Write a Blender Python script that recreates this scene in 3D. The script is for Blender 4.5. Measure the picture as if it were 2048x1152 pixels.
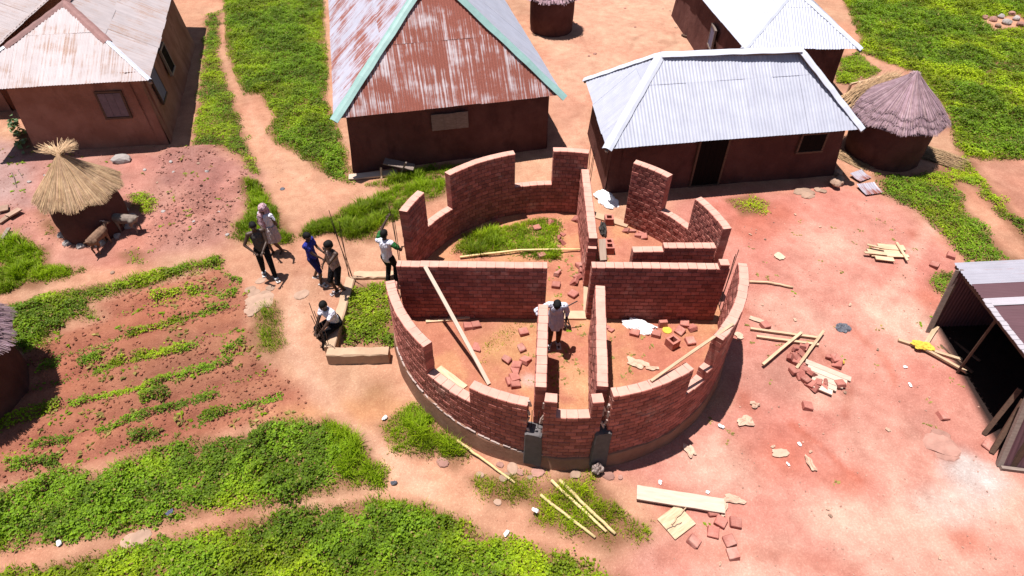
import bpy, bmesh, math, random
import numpy as np
from mathutils import Vector, Matrix, Euler

# ------------------------------------------------------------------ reset
for o in list(bpy.data.objects):
    bpy.data.objects.remove(o, do_unlink=True)
scene = bpy.context.scene
COL = scene.collection
rnd = random.Random(7)
rng = np.random.default_rng(11)

# ------------------------------------------------------------------ camera
F_PX, DEP, ROLL = 1233.74, math.radians(43.852), math.radians(0.3898)
CAM = np.array([-1.1538, -10.5967, 11.4129])
_d = np.array([0, math.cos(DEP), -math.sin(DEP)]); _r = np.array([1.0, 0, 0]); _u = np.cross(_r, _d)
R2 = math.cos(ROLL) * _r + math.sin(ROLL) * _u
U2 = -math.sin(ROLL) * _r + math.cos(ROLL) * _u
cam_data = bpy.data.cameras.new("camera")
cam_data.sensor_width = 36.0
cam_data.lens = F_PX / 2048 * 36.0
cam_data.clip_end = 2000
camera = bpy.data.objects.new("camera", cam_data)
camera.matrix_world = Matrix(((R2[0], U2[0], -_d[0], CAM[0]), (R2[1], U2[1], -_d[1], CAM[1]),
                              (R2[2], U2[2], -_d[2], CAM[2]), (0, 0, 0, 1)))
COL.objects.link(camera)
scene.camera = camera

# ------------------------------------------------------------------ sky + sun
SUN = Vector((-0.19, 0.075, 1.0)).normalized()
world = bpy.data.worlds.new("World"); scene.world = world; world.use_nodes = True
wn = world.node_tree.nodes; wl = world.node_tree.links
sky = wn.new("ShaderNodeTexSky"); sky.sky_type = 'NISHITA'; sky.sun_disc = False
sky.sun_elevation = math.asin(SUN.z)
sky.sun_rotation = math.atan2(SUN.x, SUN.y)
bg = wn.get("Background") or wn.new("ShaderNodeBackground")
wl.new(sky.outputs[0], bg.inputs[0]); bg.inputs[1].default_value = 0.05
sd = bpy.data.lights.new("sun", 'SUN'); sd.energy = 5.0; sd.angle = math.radians(0.5); sd.color = (1.0, 0.97, 0.93)
sun = bpy.data.objects.new("sun", sd); sun.rotation_euler = SUN.to_track_quat('Z', 'Y').to_euler()
sun.location = (0, 0, 30); COL.objects.link(sun)
vs = scene.view_settings
vs.view_transform = 'Standard'; vs.look = 'None'; vs.gamma = 1; vs.exposure = 0.74; vs.use_curve_mapping = False
scene.render.engine = 'CYCLES'

# ------------------------------------------------------------------ image -> place
def ray(px, py):
    return (px - 1024) / F_PX * R2 - (py - 576) / F_PX * U2 + _d
def at(px, py, z):
    v = ray(px, py); return CAM + v * ((z - CAM[2]) / v[2])
def gbase(y):
    t = np.clip((np.asarray(y, float) + 4.5) / 7.5, 0, 1); return 0.45 * t * t * (3 - 2 * t)
def gp(px, py):
    z = 0.0
    for _ in range(25):
        P = at(px, py, z); z = float(gbase(P[1]))
    return P[:2].copy()
FLOOR = 0.66

# ------------------------------------------------------------------ numpy noise
def _hash(ix, iy, s):
    h = (ix.astype(np.int64) * 374761393 + iy.astype(np.int64) * 668265263 + s * 1442695041) & 0x7fffffff
    h = ((h ^ (h >> 13)) * 1274126177) & 0x7fffffff
    return ((h ^ (h >> 16)) & 0xffff) / 65535.0
def vnoise(x, y, s=0):
    ix = np.floor(x); iy = np.floor(y); fx = x - ix; fy = y - iy
    fx = fx * fx * (3 - 2 * fx); fy = fy * fy * (3 - 2 * fy)
    a = _hash(ix, iy, s); b = _hash(ix + 1, iy, s); c = _hash(ix, iy + 1, s); d = _hash(ix + 1, iy + 1, s)
    return (a * (1 - fx) + b * fx) * (1 - fy) + (c * (1 - fx) + d * fx) * fy
def fbm(x, y, s=0, o=4):
    t = 0; a = .5; n = 0
    for k in range(o):
        t = t + a * vnoise(x * 2 ** k, y * 2 ** k, s + k * 17); n += a; a *= .5
    return t / n
def poly_sd(x, y, P):
    """signed distance, negative inside"""
    P = np.asarray(P, float); d = np.full(x.shape, 1e9); ins = np.zeros(x.shape, bool)
    for i in range(len(P)):
        a = P[i]; b = P[(i + 1) % len(P)]
        e = b - a; wx = x - a[0]; wy = y - a[1]
        t = np.clip((wx * e[0] + wy * e[1]) / (e @ e + 1e-12), 0, 1)
        d = np.minimum(d, (wx - t * e[0]) ** 2 + (wy - t * e[1]) ** 2)
        c = (a[1] > y) != (b[1] > y)
        ins ^= c & (x < (b[0] - a[0]) * (y - a[1]) / (b[1] - a[1] + 1e-12) + a[0])
    d = np.sqrt(d); return np.where(ins, -d, d)
def line_d(x, y, L):
    d = np.full(x.shape, 1e9)
    for a, b in zip(L[:-1], L[1:]):
        a = np.asarray(a); b = np.asarray(b); e = b - a; wx = x - a[0]; wy = y - a[1]
        t = np.clip((wx * e[0] + wy * e[1]) / (e @ e + 1e-12), 0, 1)
        d = np.minimum(d, (wx - t * e[0]) ** 2 + (wy - t * e[1]) ** 2)
    return np.sqrt(d)
def gpoly(pts): return [gp(*q) for q in pts]
def fpoly(pts): return [at(q[0], q[1], FLOOR)[:2] for q in pts]
def smooth(a, b, x):
    t = np.clip((x - a) / (b - a), 0, 1); return t * t * (3 - 2 * t)

# ------------------------------------------------------------------ tilled bed shape
BED = gpoly([(40, 720), (120, 660), (200, 640), (190, 605), (300, 570), (440, 535), (480, 560), (500, 600), (510, 700),
             (600, 780), (625, 820), (560, 838), (430, 872), (130, 938), (-60, 1000), (-120, 900), (-60, 780)])
_b0 = gp(295, 656); _b1 = gp(451, 611); BDIR = (_b1 - _b0) / np.linalg.norm(_b1 - _b0); BN = np.array([-BDIR[1], BDIR[0]])
MOUND = gpoly([(320, 300), (430, 290), (510, 340), (520, 370), (470, 400), (460, 460), (380, 500), (290, 490), (300, 400)])
def gz(x, y):
    x = np.asarray(x, float); y = np.asarray(y, float)
    z = gbase(y) + 0.05 * (fbm(x * .5, y * .5, 3) - .5) + 0.022 * (fbm(x * 2.5, y * 2.5, 9) - .5)
    sd_ = poly_sd(x, y, BED); m = smooth(.25, -.25, sd_)
    w = (x * BN[0] + y * BN[1]) + .10 * (fbm(x * .8, y * .8, 21) - .5)
    z = z + m * (0.11 * (np.abs(np.cos(math.pi * w / .78)) ** .8 - .6) + .07 * (fbm(x * 3.5, y * 3.5, 31) - .5))
    m2 = smooth(.1, -.5, poly_sd(x, y, MOUND))
    z = z + m2 * (.20 + .55 * (fbm(x * 1.3, y * 1.3, 5) - .5) + .10 * (fbm(x * 5, y * 5, 6) - .5))
    return z
def gz1(x, y): return float(gz(np.array([x]), np.array([y]))[0])
def fz(x, y):
    return FLOOR + 0.05 * (fbm(np.asarray(x, float) * 2, np.asarray(y, float) * 2, 77) - .5)
def G3(px, py, dz=0):
    a = gp(px, py); return Vector((a[0], a[1], gz1(a[0], a[1]) + dz))
def F3(px, py, dz=0):
    a = at(px, py, FLOOR); return Vector((a[0], a[1], float(fz(np.array([a[0]]), np.array([a[1]]))[0]) + dz))

# ------------------------------------------------------------------ mesh helpers
class MB:
    def __init__(s): s.v = []; s.f = []; s.c = []
    def add(s, vs, fs, col=None):
        n = len(s.v); s.v += [tuple(v) for v in vs]; s.f += [tuple(i + n for i in f) for f in fs]
        if col is not None: s.c += [col] * len(vs)
        elif s.c: s.c += [(1, 1, 1)] * len(vs)
    def box(s, cx, cy, cz, sx, sy, sz, M=None, col=None):
        vs = [Vector((cx + a * sx / 2, cy + b * sy / 2, cz + c * sz / 2)) for c in (-1, 1) for b in (-1, 1) for a in (-1, 1)]
        if M: vs = [M @ v for v in vs]
        s.add(vs, [(0, 2, 3, 1), (4, 5, 7, 6), (0, 1, 5, 4), (2, 6, 7, 3), (0, 4, 6, 2), (1, 3, 7, 5)], col)
    def bar(s, a, b, w, h, col=None, up=Vector((0, 0, 1)), taper=1):
        a = Vector(a); b = Vector(b); d = (b - a).normalized()
        sd_ = d.cross(up)
        if sd_.length < 1e-4: sd_ = Vector((1, 0, 0))
        sd_.normalize(); u = sd_.cross(d)
        vs = []
        for p, k in ((a, 1), (b, taper)):
            for x, y in ((-1, -1), (1, -1), (1, 1), (-1, 1)):
                vs.append(p + sd_ * x * w / 2 * k + u * y * h / 2 * k)
        s.add(vs, [(3, 2, 1, 0), (4, 5, 6, 7), (0, 1, 5, 4), (1, 2, 6, 5), (2, 3, 7, 6), (3, 0, 4, 7)], col)
    def tube(s, pts, rad, n=8, col=None):
        pts = [Vector(p) for p in pts]; rad = rad if hasattr(rad, '__len__') else [rad] * len(pts)
        vs = []; fs = []
        for i, p in enumerate(pts):
            d = (pts[min(i + 1, len(pts) - 1)] - pts[max(i - 1, 0)]).normalized()
            a = d.orthogonal().normalized() if abs(d.z) > .9 else d.cross(Vector((0, 0, 1))).normalized()
            b = d.cross(a)
            for k in range(n):
                t = 2 * math.pi * k / n; vs.append(p + (a * math.cos(t) + b * math.sin(t)) * rad[i])
        for i in range(len(pts) - 1):
            for k in range(n):
                k2 = (k + 1) % n; fs.append((i * n + k, i * n + k2, (i + 1) * n + k2, (i + 1) * n + k))
        fs.append(tuple(range(n - 1, -1, -1))); fs.append(tuple((len(pts) - 1) * n + k for k in range(n)))
        s.add(vs, fs, col)
    def mesh(s, name, smooth_=False):
        me = bpy.data.meshes.new(name); me.from_pydata(s.v, [], s.f)
        if s.c:
            at_ = me.color_attributes.new("tone", 'FLOAT_COLOR', 'POINT')
            arr = np.ones((len(s.v), 4), np.float32); arr[:, :3] = np.array(s.c, np.float32)
            at_.data.foreach_set("color", arr.ravel())
        if smooth_: me.polygons.foreach_set("use_smooth", [True] * len(me.polygons))
        me.update(); return me
    def build(s, name, mat, parent=None, smooth_=False, loc=None):
        return link(name, s.mesh(name, smooth_), mat, parent, loc)
def link(name, me, mat, parent=None, loc=None):
    if mat is not None and not me.materials: me.materials.append(mat)
    o = bpy.data.objects.new(name, me); COL.objects.link(o)
    if parent: o.parent = parent
    if loc is not None: o.location = loc
    return o
def np_mesh(name, V, Fq, col=None, smooth_=False, tri=False):
    V = np.asarray(V, np.float32); Fq = np.asarray(Fq, np.int32); k = Fq.shape[1]
    me = bpy.data.meshes.new(name)
    me.vertices.add(len(V)); me.vertices.foreach_set("co", V.ravel())
    me.loops.add(Fq.size); me.loops.foreach_set("vertex_index", Fq.ravel())
    me.polygons.add(len(Fq)); me.polygons.foreach_set("loop_start", np.arange(0, Fq.size, k, dtype=np.int32))
    me.polygons.foreach_set("loop_total", np.full(len(Fq), k, np.int32))
    me.polygons.foreach_set("use_smooth", np.full(len(Fq), smooth_, bool))
    if col is not None:
        a = me.color_attributes.new("tone", 'FLOAT_COLOR', 'POINT')
        arr = np.ones((len(V), 4), np.float32); arr[:, :3] = col; a.data.foreach_set("color", arr.ravel())
    me.update(calc_edges=True); return me
def tag(o, label=None, cat=None, group=None, kind=None):
    if label: o['label'] = label
    if cat: o['category'] = cat
    if group: o['group'] = group
    if kind: o['kind'] = kind
    return o
def thing(name, label, cat, loc=(0, 0, 0), rz=0, group=None):
    o = bpy.data.objects.new(name, None); COL.objects.link(o); o.location = loc; o.rotation_euler = (0, 0, rz)
    o.empty_display_size = .2
    return tag(o, label, cat, group)

# ------------------------------------------------------------------ materials
def mat(name, rough=.9, spec=.2):
    m = bpy.data.materials.new(name); m.use_nodes = True
    b = m.node_tree.nodes["Principled BSDF"]; b.inputs["Roughness"].default_value = rough
    b.inputs["Specular IOR Level"].default_value = spec
    return m, m.node_tree, b
def nd(nt, t, **kw):
    n = nt.nodes.new(t)
    for k, v in kw.items():
        if k.startswith('i_'):
            key = k[2:]; n.inputs[int(key) if key.isdigit() else key.replace('_', ' ')].default_value = v
        else: setattr(n, k, v)
    return n
def noise_fac(nt, scale, detail=6, rough=.6, coord=None, lo=.35, hi=.65):
    n = nd(nt, "ShaderNodeTexNoise"); n.inputs["Scale"].default_value = scale; n.inputs["Detail"].default_value = detail; n.inputs["Roughness"].default_value = rough
    if coord is not None: nt.links.new(coord, n.inputs["Vector"])
    r = nd(nt, "ShaderNodeMapRange"); r.inputs[1].default_value = lo; r.inputs[2].default_value = hi
    nt.links.new(n.outputs[0], r.inputs[0]); return r.outputs[0]
def mixc(nt, fac, a, b, mode='MIX'):
    m = nd(nt, "ShaderNodeMix", data_type='RGBA', blend_type=mode)
    for sock, val in ((m.inputs[0], fac), (m.inputs[6], a), (m.inputs[7], b)):
        if hasattr(val, 'links'): nt.links.new(val, sock)
        elif isinstance(val, (int, float)): sock.default_value = val
        else: sock.default_value = (*val[:3], 1)
    return m.outputs[2]
def bump(nt, b, h, strength=.3, dist=.02):
    n = nd(nt, "ShaderNodeBump"); n.inputs["Strength"].default_value = strength; n.inputs["Distance"].default_value = dist
    nt.links.new(h, n.inputs["Height"]); nt.links.new(n.outputs[0], b.inputs["Normal"])
def wpos(nt): return nd(nt, "ShaderNodeNewGeometry").outputs["Position"]
def opos(nt): return nd(nt, "ShaderNodeTexCoord").outputs["Object"]
def tone(nt): return nd(nt, "ShaderNodeAttribute", attribute_name="tone").outputs["Color"]

def plain(name, col, var=.25, scale=8, rough=.85, spec=.2, bumps=.15, obj=True, col2=None, use_tone=False):
    m, nt, b = mat(name, rough, spec)
    co = opos(nt) if obj else wpos(nt)
    f = noise_fac(nt, scale, 6, .65, co, .3, .7)
    c2 = col2 or tuple(c * (1 - var) for c in col)
    c = mixc(nt, f, c2, col)
    rn = nd(nt, "ShaderNodeObjectInfo")
    r = nd(nt, "ShaderNodeMapRange"); r.inputs[3].default_value = 1 - var * .6; r.inputs[4].default_value = 1 + var * .4
    nt.links.new(rn.outputs["Random"], r.inputs[0])
    c = mixc(nt, 1.0, c, r.outputs[0], 'MULTIPLY')
    if use_tone: c = mixc(nt, 1.0, c, tone(nt), 'MULTIPLY')
    nt.links.new(c, b.inputs["Base Color"])
    if bumps: bump(nt, b, noise_fac(nt, scale * 6, 5, .7, co, 0, 1), bumps, .01)
    return m
def soil_mat():
    m, nt, b = mat("soil", .95, .12)
    co = wpos(nt); t = tone(nt)
    f1 = noise_fac(nt, 3.0, 8, .65, co, .3, .72)
    f2 = noise_fac(nt, 22, 6, .7, co, .42, .62)
    c = mixc(nt, f1, mixc(nt, 1.0, t, (.74, .66, .64), 'MULTIPLY'), t)
    c = mixc(nt, f2, mixc(nt, 1.0, c, (.86, .80, .78), 'MULTIPLY'), mixc(nt, 1.0, c, (1.04, 1.03, 1.02), 'MULTIPLY'))
    c = mixc(nt, noise_fac(nt, 75, 3, .6, co, .35, .65), mixc(nt, 1.0, c, (.93, .91, .90), 'MULTIPLY'), mixc(nt, 1.0, c, (1.03, 1.02, 1.02), 'MULTIPLY'))
    # dark specks / crumbs
    v = nd(nt, "ShaderNodeTexVoronoi"); v.inputs["Scale"].default_value = 16; nt.links.new(co, v.inputs["Vector"])
    r = nd(nt, "ShaderNodeMapRange"); r.inputs[1].default_value = .10; r.inputs[2].default_value = .18; nt.links.new(v.outputs["Distance"], r.inputs[0])
    pick = noise_fac(nt, 1.7, 3, .5, co, .5, .62)
    inv = nd(nt, "ShaderNodeMath", operation='SUBTRACT'); inv.inputs[0].default_value = 1; nt.links.new(r.outputs[0], inv.inputs[1])
    mm = nd(nt, "ShaderNodeMath", operation='MULTIPLY'); nt.links.new(inv.outputs[0], mm.inputs[0]); nt.links.new(pick, mm.inputs[1])
    c = mixc(nt, mm.outputs[0], c, mixc(nt, 1.0, c, (.62, .55, .52), 'MULTIPLY'))
    nt.links.new(c, b.inputs["Base Color"])
    h = nd(nt, "ShaderNodeMath", operation='ADD'); nt.links.new(noise_fac(nt, 9, 8, .7, co, 0, 1), h.inputs[0]); nt.links.new(f2, h.inputs[1])
    bump(nt, b, h.outputs[0], .5, .025)
    return m
def brick_mat(name="compressed_earth_block", top_sunlit=.9):
    m, nt, b = mat(name, .9, .15)
    co = wpos(nt)
    f = noise_fac(nt, 5, 6, .6, co, .3, .7); f2 = noise_fac(nt, 45, 5, .7, co, .4, .62)
    c = mixc(nt, f, (.315, .104, .084), (.42, .160, .128))
    c = mixc(nt, f2, mixc(nt, 1.0, c, (.78, .72, .70), 'MULTIPLY'), c)
    c = mixc(nt, noise_fac(nt, 1.1, 5, .7, co, .56, .74), c, (.46, .27, .22))   # washed-down mortar stains
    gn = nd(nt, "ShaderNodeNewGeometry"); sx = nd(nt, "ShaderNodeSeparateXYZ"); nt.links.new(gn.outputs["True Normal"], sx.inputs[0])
    dm = nd(nt, "ShaderNodeMapRange"); dm.inputs[1].default_value = .8; dm.inputs[2].default_value = .95; dm.inputs[4].default_value = top_sunlit; nt.links.new(sx.outputs[2], dm.inputs[0])
    c = mixc(nt, 1.0, c, tone(nt), 'MULTIPLY')
    c = mixc(nt, dm.outputs[0], c, mixc(nt, f, (.48, .25, .20), (.60, .335, .265)))   # upward faces painted paler, sunlight put into the colour of the block tops
    nt.links.new(c, b.inputs["Base Color"]); bump(nt, b, noise_fac(nt, 70, 4, .7, co, 0, 1), .35, .006)
    return m
def zinc_mat(name, base, rust_amt, rust=(.17, .052, .036), spots=0.0, metal=.35, rough=.5):
    """sheet metal; UV = metres along eave / up slope"""
    m, nt, b = mat(name, rough, .4)
    b.inputs["Metallic"].default_value = metal
    uv = nd(nt, "ShaderNodeUVMap", uv_map="uv").outputs[0]
    mp = nd(nt, "ShaderNodeMapping"); mp.inputs["Scale"].default_value = (11.0, .26, 1); nt.links.new(uv, mp.inputs[0])
    streak = noise_fac(nt, 1.6, 5, .65, mp.outputs[0], 0, 1)
    mp2 = nd(nt, "ShaderNodeMapping"); mp2.inputs["Scale"].default_value = (.55, .8, 1); nt.links.new(uv, mp2.inputs[0])
    big = noise_fac(nt, 1.3, 4, .6, mp2.outputs[0], 0, 1)
    mp3 = nd(nt, "ShaderNodeMapping"); mp3.inputs["Scale"].default_value = (1.315 , .0, 1); nt.links.new(uv, mp3.inputs[0])
    a = nd(nt, "ShaderNodeMath", operation='ADD'); nt.links.new(streak, a.inputs[0])
    k = nd(nt, "ShaderNodeMath", operation='MULTIPLY'); k.inputs[1].default_value = .9; nt.links.new(big, k.inputs[0]); nt.links.new(k.outputs[0], a.inputs[1])
    r = nd(nt, "ShaderNodeMapRange"); nt.links.new(a.outputs[0], r.inputs[0])
    thr = 1.45 - rust_amt; r.inputs[1].default_value = thr; r.inputs[2].default_value = thr + .16
    rc = mixc(nt, noise_fac(nt, 30, 4, .6, uv, .3, .7), rust, tuple(min(1, q * 1.7) for q in rust))
    d = noise_fac(nt, 2.0, 5, .6, uv, .3, .7)
    bc = mixc(nt, d, tuple(q * .84 for q in base), base)
    st2 = nd(nt, "ShaderNodeMapping"); st2.inputs["Scale"].default_value = (9, .3, 1); nt.links.new(uv, st2.inputs[0])
    bc = mixc(nt, noise_fac(nt, 2, 4, .6, st2.outputs[0], .35, .75), mixc(nt, 1.0, bc, (.86, .84, .84), 'MULTIPLY'), bc)
    fac = r.outputs[0]
    c = mixc(nt, fac, bc, rc) if rust_amt > 0 else bc
    c = mixc(nt, 1.0, c, tone(nt), 'MULTIPLY')
    nt.links.new(c, b.inputs["Base Color"])
    if rust_amt > 0:
        q = nd(nt, "ShaderNodeMapRange"); q.inputs[3].default_value = metal; q.inputs[4].default_value = 0; nt.links.new(fac, q.inputs[0]); nt.links.new(q.outputs[0], b.inputs["Metallic"])
        q = nd(nt, "ShaderNodeMapRange"); q.inputs[3].default_value = rough; q.inputs[4].default_value = .9; nt.links.new(fac, q.inputs[0]); nt.links.new(q.outputs[0], b.inputs["Roughness"])
    bump(nt, b, d, .1, .01)
    return m
def leaf_mat():
    m, nt, b = mat("leaf", .6, .25)
    t = tone(nt); nt.links.new(t, b.inputs["Base Color"])
    tr = nd(nt, "ShaderNodeBsdfTranslucent"); nt.links.new(mixc(nt, 1.0, t, (1.25, 1.35, .3), 'MULTIPLY'), tr.inputs[0])
    mx = nd(nt, "ShaderNodeMixShader"); mx.inputs[0].default_value = .35
    out = nt.nodes["Material Output"]
    nt.links.new(b.outputs[0], mx.inputs[1]); nt.links.new(tr.outputs[0], mx.inputs[2]); nt.links.new(mx.outputs[0], out.inputs[0])
    return m
def straw_mat(name, c1, c2):
    m, nt, b = mat(name, .85, .2)
    c = mixc(nt, noise_fac(nt, 6, 4, .6, wpos(nt), .3, .7), c1, c2); c = mixc(nt, 1.0, c, tone(nt), 'MULTIPLY')
    nt.links.new(c, b.inputs["Base Color"]); return m
def wood_mat(name, c1, c2, scale=14):
    m, nt, b = mat(name, .8, .2)
    co = opos(nt); mp = nd(nt, "ShaderNodeMapping"); mp.inputs["Scale"].default_value = (1, 9, 9); nt.links.new(co, mp.inputs[0])
    c = mixc(nt, noise_fac(nt, scale * .25, 6, .6, mp.outputs[0], .3, .7), c1, c2)
    rn = nd(nt, "ShaderNodeObjectInfo"); r = nd(nt, "ShaderNodeMapRange"); r.inputs[3].default_value = .8; r.inputs[4].default_value = 1.1
    nt.links.new(rn.outputs["Random"], r.inputs[0]); c = mixc(nt, 1.0, c, r.outputs[0], 'MULTIPLY')
    nt.links.new(c, b.inputs["Base Color"]); bump(nt, b, noise_fac(nt, scale, 5, .7, mp.outputs[0], 0, 1), .2, .004); return m

M = {}
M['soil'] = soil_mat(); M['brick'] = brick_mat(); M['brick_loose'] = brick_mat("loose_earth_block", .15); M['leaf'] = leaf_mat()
M['zinc_new'] = zinc_mat("new_zinc_sheet", (.47, .48, .56), 0.0, metal=.06, rough=.45)
M['zinc_rust'] = zinc_mat("rusted_zinc_sheet", (.56, .48, .49), .66, metal=.05, rough=.6)
M['zinc_some'] = zinc_mat("partly_rusted_zinc_sheet", (.48, .47, .55), .54, metal=.08, rough=.5)
M['zinc_old'] = zinc_mat("weathered_pale_zinc_sheet", (.46, .40, .40), .49, rust=(.24, .16, .13), metal=.12, rough=.7)
M['zinc_purple'] = zinc_mat("dull_purple_sheet", (.12, .055, .065), .15, rust=(.10, .04, .03), metal=.15, rough=.6)
M['zinc_white'] = zinc_mat("white_sheet", (.44, .40, .43), .2, metal=.1, rough=.6)
M['cap_green'] = plain("mint_ridge_cap", (.24, .38, .355), .2, 5, .5, .35)
M['cap_brown'] = plain("brown_ridge_cap", (.26, .14, .13), .25, 6, .7)
M['cap_zinc'] = plain("bright_ridge_cap", (.52, .53, .60), .1, 4, .42, .4, .05)
def mud_mat(name, c1, c2, c3):
    m, nt, b = mat(name, .95, .08); co = wpos(nt)
    c = mixc(nt, noise_fac(nt, .9, 6, .65, co, .38, .62), c1, c2)
    mp = nd(nt, 'ShaderNodeMapping'); mp.inputs['Scale'].default_value = (1.2, 1.2, .7); nt.links.new(co, mp.inputs[0])
    c = mixc(nt, noise_fac(nt, 1.6, 5, .6, mp.outputs[0], .52, .72), c, c3)
    nt.links.new(c, b.inputs['Base Color'])
    a = nd(nt, 'ShaderNodeMath', operation='ADD'); nt.links.new(noise_fac(nt, 7, 8, .7, co, 0, 1), a.inputs[0]); nt.links.new(noise_fac(nt, 2.2, 6, .7, co, 0, 1), a.inputs[1]); bump(nt, b, a.outputs[0], .7, .04)
    return m
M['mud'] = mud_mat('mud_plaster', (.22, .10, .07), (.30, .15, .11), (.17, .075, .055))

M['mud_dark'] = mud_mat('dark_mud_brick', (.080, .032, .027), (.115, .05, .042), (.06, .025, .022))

M['joint'] = plain("earth_joint", (.17, .065, .052), .25, 6, .95, .1, .3, obj=False)
M['plinth'] = plain("plinth_mortar", (.26, .14, .095), .4, 2.5, .95, .1, .9, obj=False, col2=(.19, .09, .06))
M['beam'] = plain("concrete_beam", (.50, .33, .22), .25, 3, .95, .1, .35, obj=False)
M['concrete_dark'] = plain("damp_grey_concrete", (.13, .115, .115), .3, 6, .9, .15, .4, obj=False)
M['mortar'] = plain("pale_mortar", (.50, .38, .34), .3, 9, .95, .1, .5, obj=False)
M['wood'] = wood_mat("pale_wood", (.42, .27, .16), (.60, .43, .29))
M['wood_new'] = wood_mat("fresh_plank", (.50, .36, .28), (.60, .47, .38))
M['wood_grey'] = wood_mat("grey_old_wood", (.15, .11, .095), (.25, .19, .16))
M['wood_dark'] = wood_mat("dark_pole", (.07, .04, .03), (.13, .075, .05))
M['bamboo'] = wood_mat("bamboo", (.52, .36, .16), (.68, .52, .27))
M['steel'] = plain("rebar_steel", (.06, .035, .03), .3, 20, .7, .3)
M['blackmetal'] = plain("black_metal", (.015, .015, .017), .2, 10, .5, .4, 0)
M['paper'] = plain("cream_paper", (.58, .38, .28), .2, 6, .9, .1)
M['sack'] = plain("white_sack", (.76, .74, .74), .15, 6, .8, .2, .3)
M['stone_red'] = plain("reddish_stone", (.38, .20, .16), .35, 5, .95, .1, .4)
M['zinc_dull'] = zinc_mat("dull_grey_sheet", (.34, .325, .37), .40, metal=.05, rough=.6)
M['stone'] = plain("pale_stone", (.38, .245, .18), .3, 5, .95, .1, .4)
M['stone_grey'] = plain("grey_stone", (.40, .35, .33), .3, 5, .95, .1, .4)
M['yellow'] = plain("yellow_cloth", (.60, .42, .06), .3, 8, .9)
M['ash'] = plain("dark_plastic", (.10, .10, .12), .3, 8, .6, .3)
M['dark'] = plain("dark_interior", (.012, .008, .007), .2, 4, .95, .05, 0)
M['shutter'] = plain("weathered_shutter", (.16, .115, .13), .3, 6, .8)
M['bluesheet'] = plain("blue_grey_sheet", (.12, .12, .20), .3, 6, .6)
M['straw'] = straw_mat("golden_straw", (.30, .185, .11), (.50, .345, .215))
M['straw_grey'] = straw_mat("aged_grey_thatch", (.24, .155, .18), (.36, .25, .29))
M['skin'] = plain("dark_skin", (.055, .029, .020), .15, 6, .5, .35, 0)
M['hair'] = plain("black_hair", (.006, .005, .005), .2, 30, .8, .2, .2)
def cloth(n, c, c2=None, s=10, var=.12):
    m = plain(n, c, var, s, .95, .1, 0, col2=c2); nt = m.node_tree; b = nt.nodes['Principled BSDF']; co = opos(nt)
    mp = nd(nt, 'ShaderNodeMapping'); mp.inputs['Scale'].default_value = (1.6, 1.6, .7); nt.links.new(co, mp.inputs[0]); bump(nt, b, noise_fac(nt, 9, 3, .5, mp.outputs[0], .3, .7), 1.0, .05)   # folds
    return m
M['c_white'] = cloth("white_cotton", (.74, .72, .82)); M['c_black'] = cloth("black_cotton", (.012, .011, .013))
M['c_grey'] = cloth("dark_grey_cotton", (.085, .075, .07)); M['c_blue'] = cloth("blue_cotton", (.035, .04, .26))
M['c_navy'] = cloth("navy_cotton", (.02, .02, .10)); M['c_pink'] = cloth("pink_patterned_cloth", (.66, .48, .52), (.28, .10, .14), 16)
M['c_pale'] = cloth("pale_grey_cotton", (.46, .38, .38)); M['c_brown'] = cloth("brown_trousers", (.12, .05, .03))
M['c_green'] = cloth("green_cotton", (.03, .14, .04)); M['c_taupe'] = cloth("taupe_cotton", (.36, .27, .24), (.22, .13, .11), 12)
M['rubber'] = cloth("pale_sandal", (.62, .58, .56)); M['goat'] = plain("goat_fur", (.34, .20, .13), .4, 7, .95, .1, .4, col2=(.10, .055, .04))
M['goat_dark'] = plain("goat_dark_fur", (.09, .065, .055), .5, 5, .95, .1, .4, col2=(.30, .24, .20))
M['eye'] = plain("eye_white", (.7, .66, .6), .05, 5, .3, .5, 0)

# ================================================================== GROUND
def axis(segs):
    out = [segs[0][0]]
    for a, b, s in segs:
        n = max(1, int(round((b - a) / s))); out += list(np.linspace(a, b, n + 1)[1:])
    return np.array(out)
gx = axis([(-420, -120, 60), (-120, -40, 10), (-40, -27, 1.2), (-27, -14.5, .22), (-14.5, 11, .085), (11, 26, .22), (26, 40, 1.2), (40, 120, 10), (120, 420, 60)])
gy = axis([(-420, -120, 60), (-120, -30, 10), (-30, -8, 1.0), (-8, 8.5, .085), (8.5, 23, .2), (23, 40, 1.2), (40, 120, 10), (120, 420, 60)])
X, Y = np.meshgrid(gx, gy); xs = X.ravel(); ys = Y.ravel()
zs = gz(xs, ys)
rad = np.hypot(xs, ys)
zs = np.where(rad < 3.95, np.minimum(zs, FLOOR - .12), zs)
C_path = np.array((.49, .275, .18)); C_clay = np.array((.50, .228, .182)); C_pale = np.array((.61, .385, .305))
C_bed = np.array((.315, .128, .083)); C_mauve = np.array((.40, .205, .165)); C_ash = np.array((.50, .44, .42))
C_court = np.array((.54, .315, .22)); C_under = np.array((.20, .105, .055)); C_deep = np.array((.42, .14, .095)); C_drk = np.array((.20, .10, .085))
col = np.tile(C_path, (len(xs), 1))
nz = fbm(xs * .9, ys * .9, 41) - .5; nz2 = fbm(xs * 3, ys * 3, 51) - .5
def paint(pts, c, soft=.4, wob=.5, amt=1.0, world=False):
    P = pts if world else gpoly(pts)
    m = smooth(soft, -soft, poly_sd(xs, ys, P) + wob * nz + .3 * wob * nz2) * amt
    col[:] = col * (1 - m[:, None]) + np.asarray(c) * m[:, None]
def blot(px, py, r, c, amt=.8, sx=1.0):
    a = gp(px, py); d = np.hypot((xs - a[0]) / sx, ys - a[1]) / r + .9 * nz + .5 * nz2
    m = smooth(1.1, .1, d) * amt; col[:] = col * (1 - m[:, None]) + np.asarray(c) * m[:, None]
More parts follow.
